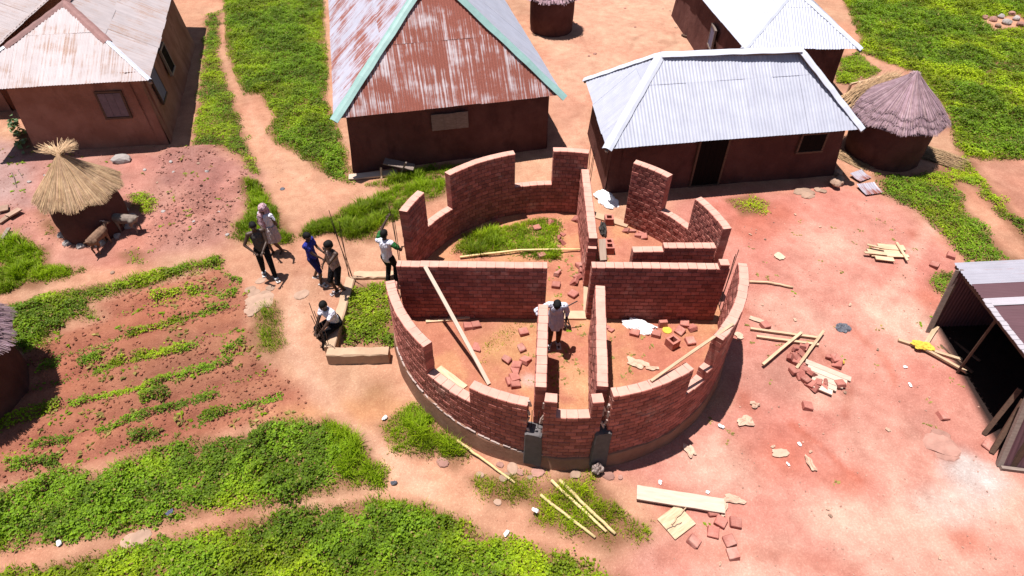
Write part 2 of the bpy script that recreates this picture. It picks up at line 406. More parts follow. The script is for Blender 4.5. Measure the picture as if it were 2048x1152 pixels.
# courtyard top, clay yard east, dark earth west
paint([(1060, -60), (1700, -60), (1480, 100), (1180, 180), (1190, 300), (1110, 330), (1090, 180)], C_court, .6, .6)
paint([(1340, 400), (1460, 385), (1680, 372), (1760, 390), (1850, 440), (1920, 520), (2200, 720), (2200, 1300), (1180, 1300), (1260, 1090), (1330, 1040), (1250, 960), (1180, 940), (1440, 800)], C_clay, .5, .7)
for b_ in ((1650, 480, 1.2, 1.5), (1580, 640, 1.1, 1.4), (1780, 640, 1.4, 1.2), (1750, 900, 1.2, 1.4), (1420, 940, .9, 1.3), (1850, 1080, 1.3, 1.8), (1500, 1130, 1.0, 2.0), (1700, 1050, .9, 1.2), (1990, 1010, 1.0, 1.3), (1640, 800, .6, 1.2)):
    blot(b_[0], b_[1], b_[2], C_pale, .72, b_[3])
for b_ in ((1500, 450, 1.1, 1.4), (1560, 420, .8, 1.5), (1830, 470, .5, 1.0), (1490, 800, .5, .8), (1560, 900, .9, 1.2), (1860, 600, .7, .8), (1700, 960, .5, 1.5), (1930, 1080, .4, 1.3), (1600, 700, .6, 1.0), (1480, 620, .5, .6), (1330, 1000, .5, 1.0)):
    blot(b_[0], b_[1], b_[2], C_deep, .75, b_[3])
blot(1940, 945, .75, C_ash, .95, .9); blot(1900, 1010, .6, (.56, .45, .40), .7, 1.6)
paint([(-200, 250), (70, 300), (330, 300), (430, 285), (520, 350), (500, 400), (470, 470), (420, 500), (300, 520), (120, 530), (-50, 480)], C_mauve, .5, .6)
paint([(-200, 240), (80, 300), (60, 410), (-200, 420)], (.34, .22, .205), .6, .5)
paint([(60, 430), (240, 400), (330, 480), (250, 530), (110, 520)], (.45, .225, .17), .4, .4)
paint([(300, 320), (390, 300), (480, 330), (430, 400), (330, 380)], (.31, .15, .13), .4, .6, .8)
paint(BED, C_bed, .25, .4, 1.0, True)
w_ = (xs * BN[0] + ys * BN[1]) + .10 * (fbm(xs * .8, ys * .8, 21) - .5)
mb = smooth(.1, -.3, poly_sd(xs, ys, BED)) * (.5 + .5 * np.cos(2 * math.pi * w_ / .78)) * smooth(.30, .5, fbm(xs * .7, ys * .7, 61))
col = col * (1 - .6 * mb[:, None]) + np.array((.38, .17, .10)) * .6 * mb[:, None]
paint([(520, 830), (640, 810), (760, 780), (810, 800), (830, 830), (770, 850), (700, 850)], (.50, .26, .14), .3, .4)
blot(750, 780, .6, (.36, .19, .10), .8, 1.0)
paint([(1955, 326), (2120, 300), (2120, 480), (2048, 440), (1975, 350)], (.42, .215, .15), .3, .4)
paint([(1760, 128), (1830, 148), (1895, 235), (1910, 262), (1870, 262), (1800, 160), (1690, 190), (1680, 172)], (.42, .23, .16), .2, .4)
blot(1330, 270, .5, C_drk, .5, .6); blot(1330, 85, .5, (.36, .19, .13), .6, 1.2)
blot(1600, 640, 1.6, C_pale, .35, 1.5)
for L_, c_, w_l, a_l in (([(1585, 850), (1640, 890), (1665, 915), (1690, 940), (1720, 960)], C_deep, .13, .7), ([(1700, 655), (1740, 690), (1775, 725), (1790, 770)], C_deep, .16, .5), ([(1470, 610), (1530, 640), (1560, 655)], C_deep, .12, .4),
        ([(1262, 98), (1268, 78), (1300, 62), (1345, 64), (1352, 84), (1325, 98)], (.40, .22, .15), .14, .6), ([(1280, 92), (1310, 84), (1335, 88)], (.42, .24, .16), .12, .5), ([(1160, 70), (1175, 100), (1190, 110)], (.40, .22, .15), .12, .5),
        ([(1640, 700), (1700, 780), (1690, 830)], C_deep, .14, .4), ([(1880, 420), (1800, 560), (1740, 620)], C_pale, .3, .5), ([(1330, 1110), (1500, 1100), (1700, 1140)], C_deep, .3, .35), ([(600, 560), (580, 680), (640, 790), (720, 880), (860, 980)], (.58, .36, .26), .35, .5), ([(480, 60), (500, 230), (560, 320), (640, 400)], (.56, .33, .23), .2, .5)):
    d_ = line_d(xs, ys, gpoly(L_)) + .12 * nz2; m_l = (smooth(w_l, w_l * .2, d_) * a_l)[:, None]; col[:] = col * (1 - m_l) + np.asarray(c_) * m_l
mo_ = fbm(xs * .35, ys * .35, 401) - .5; mo2 = fbm(xs * 1.4, ys * 1.4, 421) - .5
col *= (1 + .35 * mo_ + .40 * mo2)[:, None]; col[:, 1:] *= (1 + .30 * (fbm(xs * .6, ys * .6, 441) - .5))[:, None]
paint([(9.3, .0), (13.6, .1), (13.6, -4.3), (9.1, -3.9)], (.03, .02, .018), .12, .1, 1.0, True)  # shade under the shed roof, painted near-black into the soil colour
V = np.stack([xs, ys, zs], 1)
nx_, ny_ = len(gx), len(gy)
idx = np.arange(nx_ * ny_).reshape(ny_, nx_)
Fq = np.stack([idx[:-1, :-1].ravel(), idx[:-1, 1:].ravel(), idx[1:, 1:].ravel(), idx[1:, :-1].ravel()], 1)

# vegetation patches: name, label, type, polygon, density, height, leaf size, colour
GREEN = np.array((.195, .290, .006)); LIME = np.array((.390, .430, .005)); DEEP = np.array((.080, .165, .010)); GRASS = np.array((.105, .215, .018)); DRY = np.array((.30, .24, .07))
VEG = [
 ("leafy_weeds", "dense leafy weeds between the dirt path and the rusty-roofed house", 'leaf', [(445, -40), (640, -40), (650, 60), (655, 200), (672, 240), (705, 345), (700, 368), (640, 345), (600, 312), (548, 285), (532, 262), (548, 232), (520, 190), (488, 190), (455, 110)], 520, .30, .085, .35, None),
 ("leafy_weeds", "narrow strip of weeds between the pale-roofed mud house and the dirt path", 'leaf', [(445, 20), (436, 100), (470, 200), (490, 268), (505, 310), (524, 356), (508, 345), (470, 305), (400, 293), (380, 300), (395, 200), (410, 30)], 620, .22, .075, .5, None),
 ("grass_patch", "rounded grass patch behind the pair of standing people on the left", 'grass', [(480, 368), (510, 362), (540, 385), (562, 420), (592, 470), (588, 495), (540, 492), (465, 480), (465, 450), (490, 420)], 1500, .16, .11, .45, None),
 ("grass_patch", "long grass patch outside the west wall of the brick ring", 'grass', [(598, 455), (640, 435), (740, 395), (800, 368), (880, 345), (900, 365), (895, 395), (850, 408), (765, 450), (757, 485), (700, 487), (660, 472), (600, 477)], 1500, .17, .11, .45, None),
 ("grass_patch", "grass along the front wall of the rusty-roofed house", 'grass', [(738, 372), (780, 352), (900, 325), (1000, 322), (1000, 335), (900, 350), (760, 380)], 1500, .16, .11, .5, None),
 ("leafy_weeds", "lush leafy plants inside the concrete porch frame", 'leaf', [(692, 572), (775, 562), (795, 600), (797, 692), (690, 692), (677, 650)], 620, .32, .085, .45, None),
 ("grass_patch", "thick grass clump at the left edge below the small straw granary", 'grass', [(-60, 478), (50, 473), (98, 495), (102, 525), (165, 540), (130, 562), (60, 577), (-60, 605)], 1700, .22, .13, .4, None),
 ("leafy_weeds", "band of leafy plants along the top border of the tilled bed", 'leaf', [(15, 612), (130, 583), (250, 556), (440, 513), (445, 532), (330, 562), (205, 600), (183, 610), (198, 640), (150, 642), (105, 662), (100, 702), (45, 702), (-40, 640)], 640, .26, .085, .5, None),
 ("grass_patch", "yellowish sparse grass between the tilled bed and the path", 'grass', [(518, 600), (560, 598), (573, 690), (545, 722), (500, 705), (495, 660)], 900, .10, .08, .75, None),
 ("leafy_weeds", "tall leafy bank below the tilled bed at the lower left", 'leaf', [(-60, 1000), (90, 955), (130, 932), (200, 945), (300, 892), (380, 875), (440, 880), (490, 868), (550, 838), (610, 832), (660, 850), (690, 900), (700, 950), (680, 985), (560, 1010), (420, 1032), (200, 1072), (50, 1097), (-60, 1115)], 680, .38, .085, .38, None),
 ("leafy_weeds", "broad-leaved ground cover along the bottom edge below the path", 'leaf', [(-60, 1155), (200, 1107), (400, 1057), (600, 1017), (720, 1003), (850, 1008), (905, 1030), (965, 1070), (1050, 1085), (1130, 1110), (1260, 1165), (1300, 1240), (-80, 1260)], 700, .32, .085, .5, None),
 ("grass_patch", "smooth deep green grass at the right end of the tall leafy bank", 'grass', [(630, 828), (700, 848), (742, 900), (774, 945), (766, 972), (690, 992), (650, 950), (650, 880)], 1700, .17, .11, .2, None),
 ("grass_patch", "fine grass fringe where the bottom ground cover meets the path", 'grass', [(600, 1022), (720, 1000), (850, 1003), (910, 1028), (975, 1068), (1000, 1085), (900, 1062), (760, 1030)], 1500, .14, .11, .25, None),
 ("grass_patch", "green grass patch at the foot of the brick ring on its lower left", 'grass', [(752, 850), (830, 808), (870, 832), (925, 880), (950, 902), (912, 942), (880, 917), (820, 912), (780, 882)], 1900, .17, .11, .4, None),
 ("grass_patch", "grass patch with cut poles in front of the brick ring", 'grass', [(930, 955), (1000, 942), (1090, 960), (1150, 945), (1192, 945), (1230, 1000), (1262, 1030), (1302, 1050), (1312, 1077), (1220, 1108), (1150, 1080), (1060, 1055), (1060, 1020), (980, 1010)], 1150, .12, .10, .6, None),
 ("leafy_weeds", "wide field of bright green weeds in the upper right corner", 'leaf', [(1660, -60), (2200, -60), (2200, 290), (2048, 318), (1960, 322), (1915, 300), (1895, 232), (1880, 212), (1825, 145), (1760, 122), (1712, 100), (1722, 80)], 300, .34, .11, .6, [[(1960, 40), (2040, 30), (2060, 50), (1990, 60)]]),
 ("leafy_weeds", "weeds in front of the round thatched hut with grey roof", 'leaf', [(1745, 352), (1800, 352), (1868, 338), (1935, 300), (1965, 350), (2048, 440), (2110, 500), (2110, 540), (1935, 522), (1905, 490), (1830, 420), (1765, 385)], 560, .20, .08, .75, [[(1920, 365), (1950, 380), (2060, 500), (2050, 530), (2010, 500), (1940, 420)]]),
 ("leafy_weeds", "leafy weeds between the two bright metal roofs and the grey thatched hut", 'leaf', [(1672, 115), (1712, 105), (1760, 140), (1752, 150), (1700, 172), (1668, 168)], 560, .26, .09, .45, None),
 ("grass_patch", "small weed patch in front of the bright metal-roofed house", 'leaf', [(1448, 398), (1500, 388), (1540, 405), (1530, 430), (1480, 432)], 480, .12, .06, .7, None),
 ("leafy_weeds", "small leafy bush at the corner of the sheet metal shed", 'leaf', [(1856, 560), (1885, 540), (1912, 545), (1908, 575), (1870, 588)], 800, .22, .06, .65, None),
 ("leafy_weeds", "small weed clump to the right of the straw granary", 'leaf', [(250, 392), (290, 385), (312, 410), (300, 428), (258, 420)], 650, .20, .07, .5, None),
 ("leafy_weeds", "small weed clump beside the two goats", 'leaf', [(240, 505), (275, 492), (290, 505), (282, 530), (250, 530)], 650, .18, .07, .5, None),
 ("grass_patch", "thin grass on the left flank of the straw granary", 'grass', [(70, 420), (95, 412), (125, 470), (120, 485), (85, 465)], 900, .14, .09, .6, None),
 ("leafy_weeds", "cabbage-like plant at the corner of the pale-roofed mud house", 'cab', [(28, 268), (55, 258), (70, 300), (55, 315), (35, 300)], 260, .35, .15, .2, None),
]
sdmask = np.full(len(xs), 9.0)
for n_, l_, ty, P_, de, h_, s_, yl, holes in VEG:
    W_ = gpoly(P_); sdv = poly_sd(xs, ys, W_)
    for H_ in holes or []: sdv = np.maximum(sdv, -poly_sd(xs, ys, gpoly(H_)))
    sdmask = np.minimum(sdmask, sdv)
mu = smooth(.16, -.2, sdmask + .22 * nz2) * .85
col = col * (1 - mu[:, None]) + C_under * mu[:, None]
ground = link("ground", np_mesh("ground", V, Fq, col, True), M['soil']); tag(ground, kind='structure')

# ------------------------------------------------------------------ vegetation
def foliage(name, label, ty, W, dens, hh, size, yellow, holes=(), zf=gz, edge=.25, grp=None):
    if ty == 'leaf': dens *= 2.5; size *= .62; hh *= .44
    if ty == 'grass': dens *= 1.5; hh *= .72; size *= .8
    W = np.array(W); x0, y0 = W.min(0) - .15; x1, y1 = W.max(0) + .15
    n = int((x1 - x0) * (y1 - y0) * dens * 1.35)
    x = rng.uniform(x0, x1, n); y = rng.uniform(y0, y1, n)
    sdv = poly_sd(x, y, W)
    for H_ in holes or []: sdv = np.maximum(sdv, -poly_sd(x, y, H_))
    ragged = (fbm(x * 2.2, y * 2.2, 101) - .5) * 2
    inside = smooth(.14, -edge, sdv + .10 * min(1, edge * 4) + .36 * ragged * min(1, edge * 4))
    clump = fbm(x * 1.1, y * 1.1, 113); cl2 = fbm(x * 4.2, y * 4.2, 131)
    gap = smooth(.20, .42, cl2 * .6 + clump * .4) * smooth(.16, .40, fbm(x * .55, y * .55, 171) + .08)
    keep = rng.random(n) < inside * ((.12 + .88 * gap) if edge > .1 else (.55 + .45 * gap))
    x, y, inside, clump, cl2 = x[keep], y[keep], inside[keep], clump[keep], cl2[keep]; n = len(x)
    if n == 0: return None
    cl3 = fbm(x * 7.5, y * 7.5, 151)
    top = hh * (.3 + .7 * inside) * (.25 + .8 * smooth(.32, .68, cl2) + .45 * smooth(.35, .65, cl3)) * (.55 + .9 * smooth(.35, .65, clump))
    z0 = zf(x, y)
    az = rng.uniform(0, 2 * math.pi, n)
    hue = fbm(x * .6, y * .6, 141); hv = rng.random(n)
    lim = np.clip(smooth(.38, .70, hue) * yellow * 1.35 + .25 * (hv - .5), 0, 1)[:, None]
    base = DEEP * (1 - lim) + LIME * lim if ty != 'grass' else (GREEN * .85) * (1 - lim) + (LIME * .95) * lim
    base = base * .55 + GREEN * .45
    base = base * (0.6 + .75 * rng.random(n))[:, None] * (.72 + .5 * smooth(.36, .62, fbm(x * 1.7, y * 1.7, 191)))[:, None]
    dry = (rng.random(n) < (.03 + .10 * yellow * (1 - inside)))[:, None]
    base = np.where(dry, DRY * (.6 + .6 * rng.random(n))[:, None], base)
    ca, sa = np.cos(az), np.sin(az)
    if ty in ('leaf', 'cab'):
        zl = z0 + top * np.sqrt(rng.random(n)) + .01
        L = size * rng.uniform(.55, 1.35, n); w = L * rng.uniform(.32, .5, n)
        if ty == 'cab': w = L * .5; base = np.tile(np.array((.16, .24, .12)), (n, 1)) * (0.6 + .8 * rng.random(n))[:, None]
        til = rng.normal(.10, .36, n)                       # pitch of the leaf
        ct, st = np.cos(til), np.sin(til); rol = rng.normal(0, .34, n)
        f = np.stack([ca * ct, sa * ct, -st], 1); s = np.stack([-sa * np.cos(rol), ca * np.cos(rol), np.sin(rol)], 1)
        nrm = np.cross(f, s)
        c = np.stack([x, y, zl], 1)
        p0 = c - f * (L / 2)[:, None]; p2 = c + f * (L / 2)[:, None] - nrm * (L * .10)[:, None]
        m_ = c - f * (L * .05)[:, None]
        p1 = m_ + s * w[:, None] + nrm * (L * .10)[:, None]; p3 = m_ - s * w[:, None] + nrm * (L * .10)[:, None]
        Vv = np.stack([p0, p1, p2, p3], 1).reshape(-1, 3); k = np.arange(n)[:, None] * 4
        Ff = np.concatenate([k + np.array([[0, 1, 2]]), k + np.array([[0, 2, 3]])], 0)
        cc = np.repeat(base, 4, 0)
    else:
        hb = top * rng.uniform(.6, 1.5, n) + .03; w = size * rng.uniform(.05, .11, n)
        lean = hb * rng.uniform(.2, 1.0, n)
        c = np.stack([x, y, z0 - .01], 1); s = np.stack([-sa, ca, 0 * sa], 1); f = np.stack([ca, sa, 0 * sa], 1)
        up = np.zeros((n, 3)); up[:, 2] = 1
        mid = c + up * (hb * .62)[:, None] + f * (lean * .35)[:, None]; tip = c + up * hb[:, None] + f * lean[:, None]
        p0 = c - s * w[:, None]; p1 = c + s * w[:, None]; p2 = mid + s * w[:, None] * .8; p3 = mid - s * w[:, None] * .8
        Vv = np.stack([p0, p1, p2, p3, tip], 1).reshape(-1, 3); k = np.arange(n)[:, None] * 5
        Ff = np.concatenate([k + np.array([[0, 1, 2]]), k + np.array([[0, 2, 3]]), k + np.array([[3, 2, 4]])], 0)
        cc = np.repeat(base, 5, 0)
    o = link(name, np_mesh(name, Vv, Ff, cc), M['leaf'])
    return tag(o, label, 'grass' if ty == 'grass' else 'weeds', grp, 'stuff')
for n_, l_, ty, P_, de, h_, s_, yl, holes in VEG:
    W_ = gpoly(P_)
    foliage(n_, l_, ty, W_, de, h_, s_, yl, [gpoly(H_) for H_ in holes or []])
    if ty == 'leaf' and h_ > .25 and len(P_) > 8:   # grass fringe below the leaves
        foliage("grass_fringe", "thin grass growing among the " + l_, 'grass', W_, 300, .12, .1, .5, [gpoly(H_) for H_ in holes or []], edge=.05)
# crop rows
def z3(x, y): return (x / 2.88, 500 + y / 2.88)
ROWS = [[z3(885, 275), z3(1035, 238)], [z3(740, 480), z3(860, 450), z3(1080, 385), z3(1300, 320)], [z3(780, 620), z3(950, 590), z3(1140, 550)],
        [z3(395, 890), z3(560, 850), z3(800, 800), z3(970, 738)], [z3(1020, 750), z3(1105, 700)], [z3(1140, 700), z3(1330, 650)],
        [z3(585, 1045), z3(780, 965), z3(1050, 895), z3(1255, 835)], [z3(1155, 970), z3(1380, 905), z3(1610, 850)], [z3(170, 1130), z3(400, 1090)],
        [z3(-20, 990), z3(200, 930), z3(350, 875)], [z3(465, 650), z3(575, 615)], [z3(1285, 590), z3(1400, 520)], [z3(1265, 270), z3(1355, 240)],
        [z3(740, 1085), z3(915, 1060)], [z3(550, 700), z3(700, 640)], [z3(1300, 150), z3(1385, 170)], [z3(230, 690), z3(330, 655)], [z3(60, 1240), z3(330, 1220)],
        [z3(820, 860), z3(960, 830)], [z3(1080, 230), z3(1170, 225)]]
for i, L in enumerate(ROWS):
    W_ = gpoly(L); up = []; dn = []
    wd = .065 + .035 * rnd.random()
    for q in W_:
        up.append(q + BN * wd); dn.append(q - BN * wd)
    foliage("crop_row", "row of low green crop plants on the tilled bed", 'leaf', up + dn[::-1], 900, .26, .07, .45, edge=.08, grp="crop rows in the tilled bed")
_bc = np.array(BED).mean(0)
for k in range(-5, 6):
    q0 = _bc + BN * (k * .78 + .2); pts_ = []
    for t_ in np.linspace(-3.6, 3.6, 25):
        q = q0 + BDIR * t_ + BN * .05 * math.sin(t_ * 2 + k)
        if poly_sd(np.array([q[0]]), np.array([q[1]]), BED)[0] < -.15: pts_.append(q)
    if len(pts_) > 4: foliage("sparse_crop_row", "thin sparse row of seedlings along a bed ridge", 'leaf', [q + BN * .05 for q in pts_] + [q - BN * .05 for q in pts_[::-1]], 130, .16, .07, .5, edge=.06, grp="seedling rows in the tilled bed")
# scattered tiny weeds over the bed and yard
def sprinkle(label, W, dens, size, hh, dry=.6, zf=gz):
    W = np.array(W); x0, y0 = W.min(0); x1, y1 = W.max(0); n = int((x1 - x0) * (y1 - y0) * dens)
    x = rng.uniform(x0, x1, n); y = rng.uniform(y0, y1, n); m = (poly_sd(x, y, W) < 0) & (fbm(x * 1.3, y * 1.3, 201) > .46) & (np.hypot(x, y) > (4.15 if zf is gz else 0))
    x, y = x[m], y[m]; V_ = []; F_ = []; C_ = []
    for a, b in zip(x, y):
        z = float(zf(np.array([a]), np.array([b]))[0]); k = rnd.randint(3, 6); dr = rnd.random() < dry
        for j in range(k):
            t = rnd.uniform(0, 6.28); l = size * rnd.uniform(.6, 1.4); w = l * rnd.uniform(.12, .35); h = hh * rnd.uniform(.2, 1)
            s0 = len(V_); ox, oy = rnd.uniform(-.05, .05), rnd.uniform(-.05, .05)
            V_ += [(a + ox, b + oy, z + .005), (a + ox + l * .5 * math.cos(t) - w * math.sin(t), b + oy + l * .5 * math.sin(t) + w * math.cos(t), z + h),
                   (a + ox + l * math.cos(t), b + oy + l * math.sin(t), z + h * .6), (a + ox + l * .5 * math.cos(t) + w * math.sin(t), b + oy + l * .5 * math.sin(t) - w * math.cos(t), z + h)]
            F_ += [(s0, s0 + 1, s0 + 2), (s0, s0 + 2, s0 + 3)]; c = (DRY if dr else GREEN) * rnd.uniform(.6, 1.3); C_ += [c] * 4
    o = link("scattered_weeds", np_mesh("scattered_weeds", V_, F_, np.array(C_)), M['leaf']); tag(o, label, 'weeds', None, 'stuff')
sprinkle("tiny weeds and dry stalks strewn over the tilled bed", BED, 16, .10, .05, .72)
sprinkle("dry wisps strewn over the red clay yard", gpoly([(1490, 420), (1750, 420), (1900, 560), (1960, 900), (2040, 1140), (1300, 1140), (1400, 900)]), 1.6, .08, .02, .93)
sprinkle("dry stalks on the dark earth around the granary", gpoly([(0, 300), (430, 300), (480, 460), (300, 520), (0, 470)]), 3.5, .10, .05, .6)

# ================================================================== BRICK RING BUILDING
CH = .1175; T = .22; R = 4.0
house = thing("unfinished_round_house", "unfinished roofless round house of interlocking red blocks on a foundation ring", "building", (0, 0, 0))
TONES = [1.12, .88, 1.0, 1.24, .78, 1.06, .94, .70]
def block_verts(l0, l1, w, h, ch):
    ch = .013
    """block: outer face at -y (length l0), inner face at +y (length l1); chamfered on both long faces"""
    V_ = []
    for y, L, c in ((-w / 2, l0, ch), (-w / 2 + ch, l0, 0.0), (w / 2 - ch, l1, 0.0), (w / 2, l1, ch)):
        L = L - .005; H = h - .0035
        V_ += [(-L / 2 + c, y, -H / 2 + c), (L / 2 - c, y, -H / 2 + c), (L / 2 - c, y, H / 2 - c), (-L / 2 + c, y, H / 2 - c)]
    F_ = [(0, 1, 2, 3), (15, 14, 13, 12)]
    for k in range(3):
        for i in range(4):
            j = (i + 1) % 4; F_.append((k * 4 + j, k * 4 + i, (k + 1) * 4 + i, (k + 1) * 4 + j))
    return V_, F_
proto_cache = {}
def block_mesh(l0, l1, ti):
    key = (round(l0, 2), round(l1, 2), ti)
    if key not in proto_cache:
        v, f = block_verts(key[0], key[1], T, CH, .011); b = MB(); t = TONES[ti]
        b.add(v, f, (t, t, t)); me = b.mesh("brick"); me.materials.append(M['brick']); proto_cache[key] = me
    return proto_cache[key]
BL = []   # (pos, rotz, l0, l1, tone index, is_cap, dist)
PITCH = math.radians(360 / 117.0)
def ring_seg(a0, a1, k0, k1):
    a0, a1 = math.radians(min(a0, a1)), math.radians(max(a0, a1))
    for k in range(k0, k1):
        n = max(1, int(round((a1 - a0) / PITCH))); off = .5 if k % 2 else 0
        edges = [a0] + [a0 + (i + off) * (a1 - a0) / n for i in range(0 if off else 1, n)] + [a1]
        for e0, e1 in zip(edges[:-1], edges[1:]):
            if e1 - e0 < .004: continue
            am = (e0 + e1) / 2; rr = R - T / 2 + rnd.gauss(0, .003)
            l0 = R * (e1 - e0); l1 = (R - T) * (e1 - e0)
            BL.append((Vector((rr * math.cos(am), rr * math.sin(am), FLOOR + (k + .5) * CH)), am + math.pi / 2, l0, l1, k == k1 - 1))
def straight(p0, p1, k0, k1, L0=.21):
    p0 = Vector((p0[0], p0[1])); p1 = Vector((p1[0], p1[1])); L = (p1 - p0).length; d = (p1 - p0) / L; an = math.atan2(d.y, d.x)
    n = max(1, int(round(L / L0)))
    for k in range(k0, k1):
        off = .5 if k % 2 else 0
        ed = [0] + [(i + off) * L / n for i in range(0 if off else 1, n)] + [L]
        for a, b in zip(ed[:-1], ed[1:]):
            if b - a < .02: continue
            q = p0 + d * (a + b) / 2 + Vector((-d.y, d.x)) * rnd.gauss(0, .003)
            BL.append((Vector((q.x, q.y, FLOOR + (k + .5) * CH)), an, b - a, b - a, k == k1 - 1))
SEG = [(77, 91.1, 17), (91.1, 106.7, 8), (106.7, 136.4, 17), (136.4, 150.7, 8), (150.7, 163.6, 17), (186.5, 192.5, 10), (193.5, 198.5, 14), (198.5, 224.3, 14),
       (224.3, 240.6, 7), (240.6, 257.6, 11), (262.0, 265.4, 13), (265.4, 274.6, 9), (274.6, 277.8, 13), (280.0, 304.8, 14), (304.8, 316.2, 7), (316.2, 352.2, 16),
       (9.9, 29, 16), (29, 43.1, 8), (43.1, 58.6, 17)]
# merge into contiguous runs so that the bond runs through the low courses
def run(segs):
    lo = min(s[2] for s in segs); A0 = min(s[0] for s in segs); A1 = max(s[1] for s in segs)
    ring_seg(A0, A1, -3, lo)
    i = 0
    rest = [s for s in segs if s[2] > lo]
    for s in rest: ring_seg(s[0], s[1], lo, s[2])
    for j, b in enumerate(BL):
        pass
RUNS = [[SEG[0], SEG[1], SEG[2], SEG[3], SEG[4]], [SEG[5]], [SEG[7], SEG[6], SEG[8], SEG[9]], [SEG[10], SEG[11], SEG[12]], [SEG[13], SEG[14], SEG[15]], [SEG[16], SEG[17], SEG[18]]]
for r_ in RUNS: run(r_)
# stepped shoulder beside the south-east window and odd blocks on wall tops
ring_seg(313.4, 316.2, 7, 9); ring_seg(240.6, 243.4, 7, 8)
ring_seg(304.8, 307.6, 7, 7)
# inner walls
straight((-3.72, -.345), (-.37, -.375), 0, 14)          # west cross wall
straight((.61, -.345), (3.66, -.365), 0, 14)            # east cross wall
straight((-.500, -1.60), (-.612, -3.72), 0, 14)          # corridor wall west
straight((.735, -1.02), (.515, -3.70), 0, 14)            # corridor wall east
straight((.80, 3.66), (.755, .72), 0, 13)               # north wall beside the entrance
straight((1.70, .62), (2.42, .63), 0, 11); straight((2.42, .63), (3.64, .64), 0, 12)
straight((3.42, -.36), (3.63, -.36), 14, 15)            # loose block on the east cross wall
straight((.745, .62), (.75, .72), 0, 11, .1)
camv = Vector(CAM)
def score(b):
    P, an, l0, l1, cap = b
    d = (P - camv); s = l0 / d.length_squared
    if cap: return s * 3
    rr = math.hypot(P.x, P.y)
    if rr > 3.8 and P.y < -1.5: return s * 1.0       # outer south faces towards the camera
    if rr > 3.8 and P.y > 1.0: return s * .9
    if abs(P.y + .36) < .1: return s * .8
    return s * .2
order = sorted(range(len(BL)), key=lambda i: -score(BL[i])); top300 = set(order[:300])
rest = MB()
for i, (P, an, l0, l1, cap) in enumerate(BL):
    ti = rnd.randrange(8)
    J = Euler((rnd.gauss(0, .004), rnd.gauss(0, .004), an + rnd.gauss(0, .008)))
    if i in top300:
        o = bpy.data.objects.new("brick", block_mesh(l0, l1, ti)); COL.objects.link(o); o.parent = house
        o.location = P; o.rotation_euler = J
    else:
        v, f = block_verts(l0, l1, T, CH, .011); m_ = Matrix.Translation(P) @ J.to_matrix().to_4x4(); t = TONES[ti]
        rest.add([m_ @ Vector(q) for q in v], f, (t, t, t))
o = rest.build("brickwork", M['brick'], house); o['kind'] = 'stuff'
# dark core inside the joints (mortar bed seen in the gaps)
core = MB()
def core_ring(a0, a1, z0, z1):
    n = max(2, int((a1 - a0) / 2)); vs = []; fs = []
    for i in range(n + 1):
        a = math.radians(a0 + .25 + (a1 - a0 - .5) * i / n)
        for rr, z in ((R - .013, z0), (R - .013, z1), (R - T + .013, z1), (R - T + .013, z0)): vs.append((rr * math.cos(a), rr * math.sin(a), z))
    for i in range(n):
        for k in range(4): fs.append((i * 4 + k, (i + 1) * 4 + k, (i + 1) * 4 + (k + 1) % 4, i * 4 + (k + 1) % 4))
    fs += [(0, 1, 2, 3), tuple(n * 4 + k for k in (3, 2, 1, 0))]; core.add(vs, fs)
for a0, a1, k in SEG: core_ring(a0, a1, .2, FLOOR + k * CH - .016)
def core_str(p0, p1, k):
    p0 = Vector((*p0, 0)); p1 = Vector((*p1, 0)); d = (p1 - p0).normalized(); h = k * CH - .016
    core.bar(p0 + d * .012 + Vector((0, 0, FLOOR + h / 2)), p1 - d * .012 + Vector((0, 0, FLOOR + h / 2)), T - .026, h)
for a, b, k in (((-3.72, -.345), (-.37, -.375), 14), ((.61, -.345), (3.66, -.365), 14), ((-.500, -1.60), (-.612, -3.72), 14), ((.735, -1.02), (.515, -3.70), 14), ((.80, 3.66), (.755, .72), 13), ((1.70, .62), (2.42, .63), 11), ((2.42, .63), (3.64, .64), 12)): core_str(a, b, k)
core.build("joint_mortar", M['joint'], house)

# plinth (mortar-faced foundation ring)
pl = MB(); N = 180
tp = np.interp(np.arange(N) * 2.0, [0, 60, 150, 190, 205, 225, 245, 258, 266, 300, 320, 360], [.50, .5, .5, .52, .66, .62, .50, .38, .36, .36, .38, .50])
for i in range(N):
    a = math.radians(i * 2.0); n1 = vnoise(np.array([i * .9]), np.array([3.0]), 5)[0] - .5; n2 = vnoise(np.array([i * .35]), np.array([9.0]), 6)[0] - .5
    zt = tp[i] + .07 * n1; ro = R + .035 + .03 * n2
    for rr, z in ((ro + .07, -.4), (ro + .05, .0), (ro, zt - .03), (ro - .012, zt), (R - .012, zt + .02)): pl.v.append((rr * math.cos(a), rr * math.sin(a), z))
for i in range(N):
    j = (i + 1) % N
    for k in range(4): pl.f.append((i * 5 + k, j * 5 + k, j * 5 + k + 1, i * 5 + k + 1))
pl.build("plinth", M['plinth'], house)
# ragged pale mortar line above the plinth on the south side
mo = MB()
for i in range(200, 262):
    if rnd.random() < .75:
        a = math.radians(i + rnd.random()); z = np.interp(i, [190, 205, 225, 245, 258, 266], [.52, .66, .62, .50, .38, .36]) + rnd.uniform(-.01, .035)
        P = Vector(((R + .02) * math.cos(a), (R + .02) * math.sin(a), z))
        d = Vector((-math.sin(a), math.cos(a), rnd.uniform(-.2, .2)))
        mo.bar(P - d * rnd.uniform(.03, .07), P + d * rnd.uniform(.03, .07), .03, rnd.uniform(.012, .03))
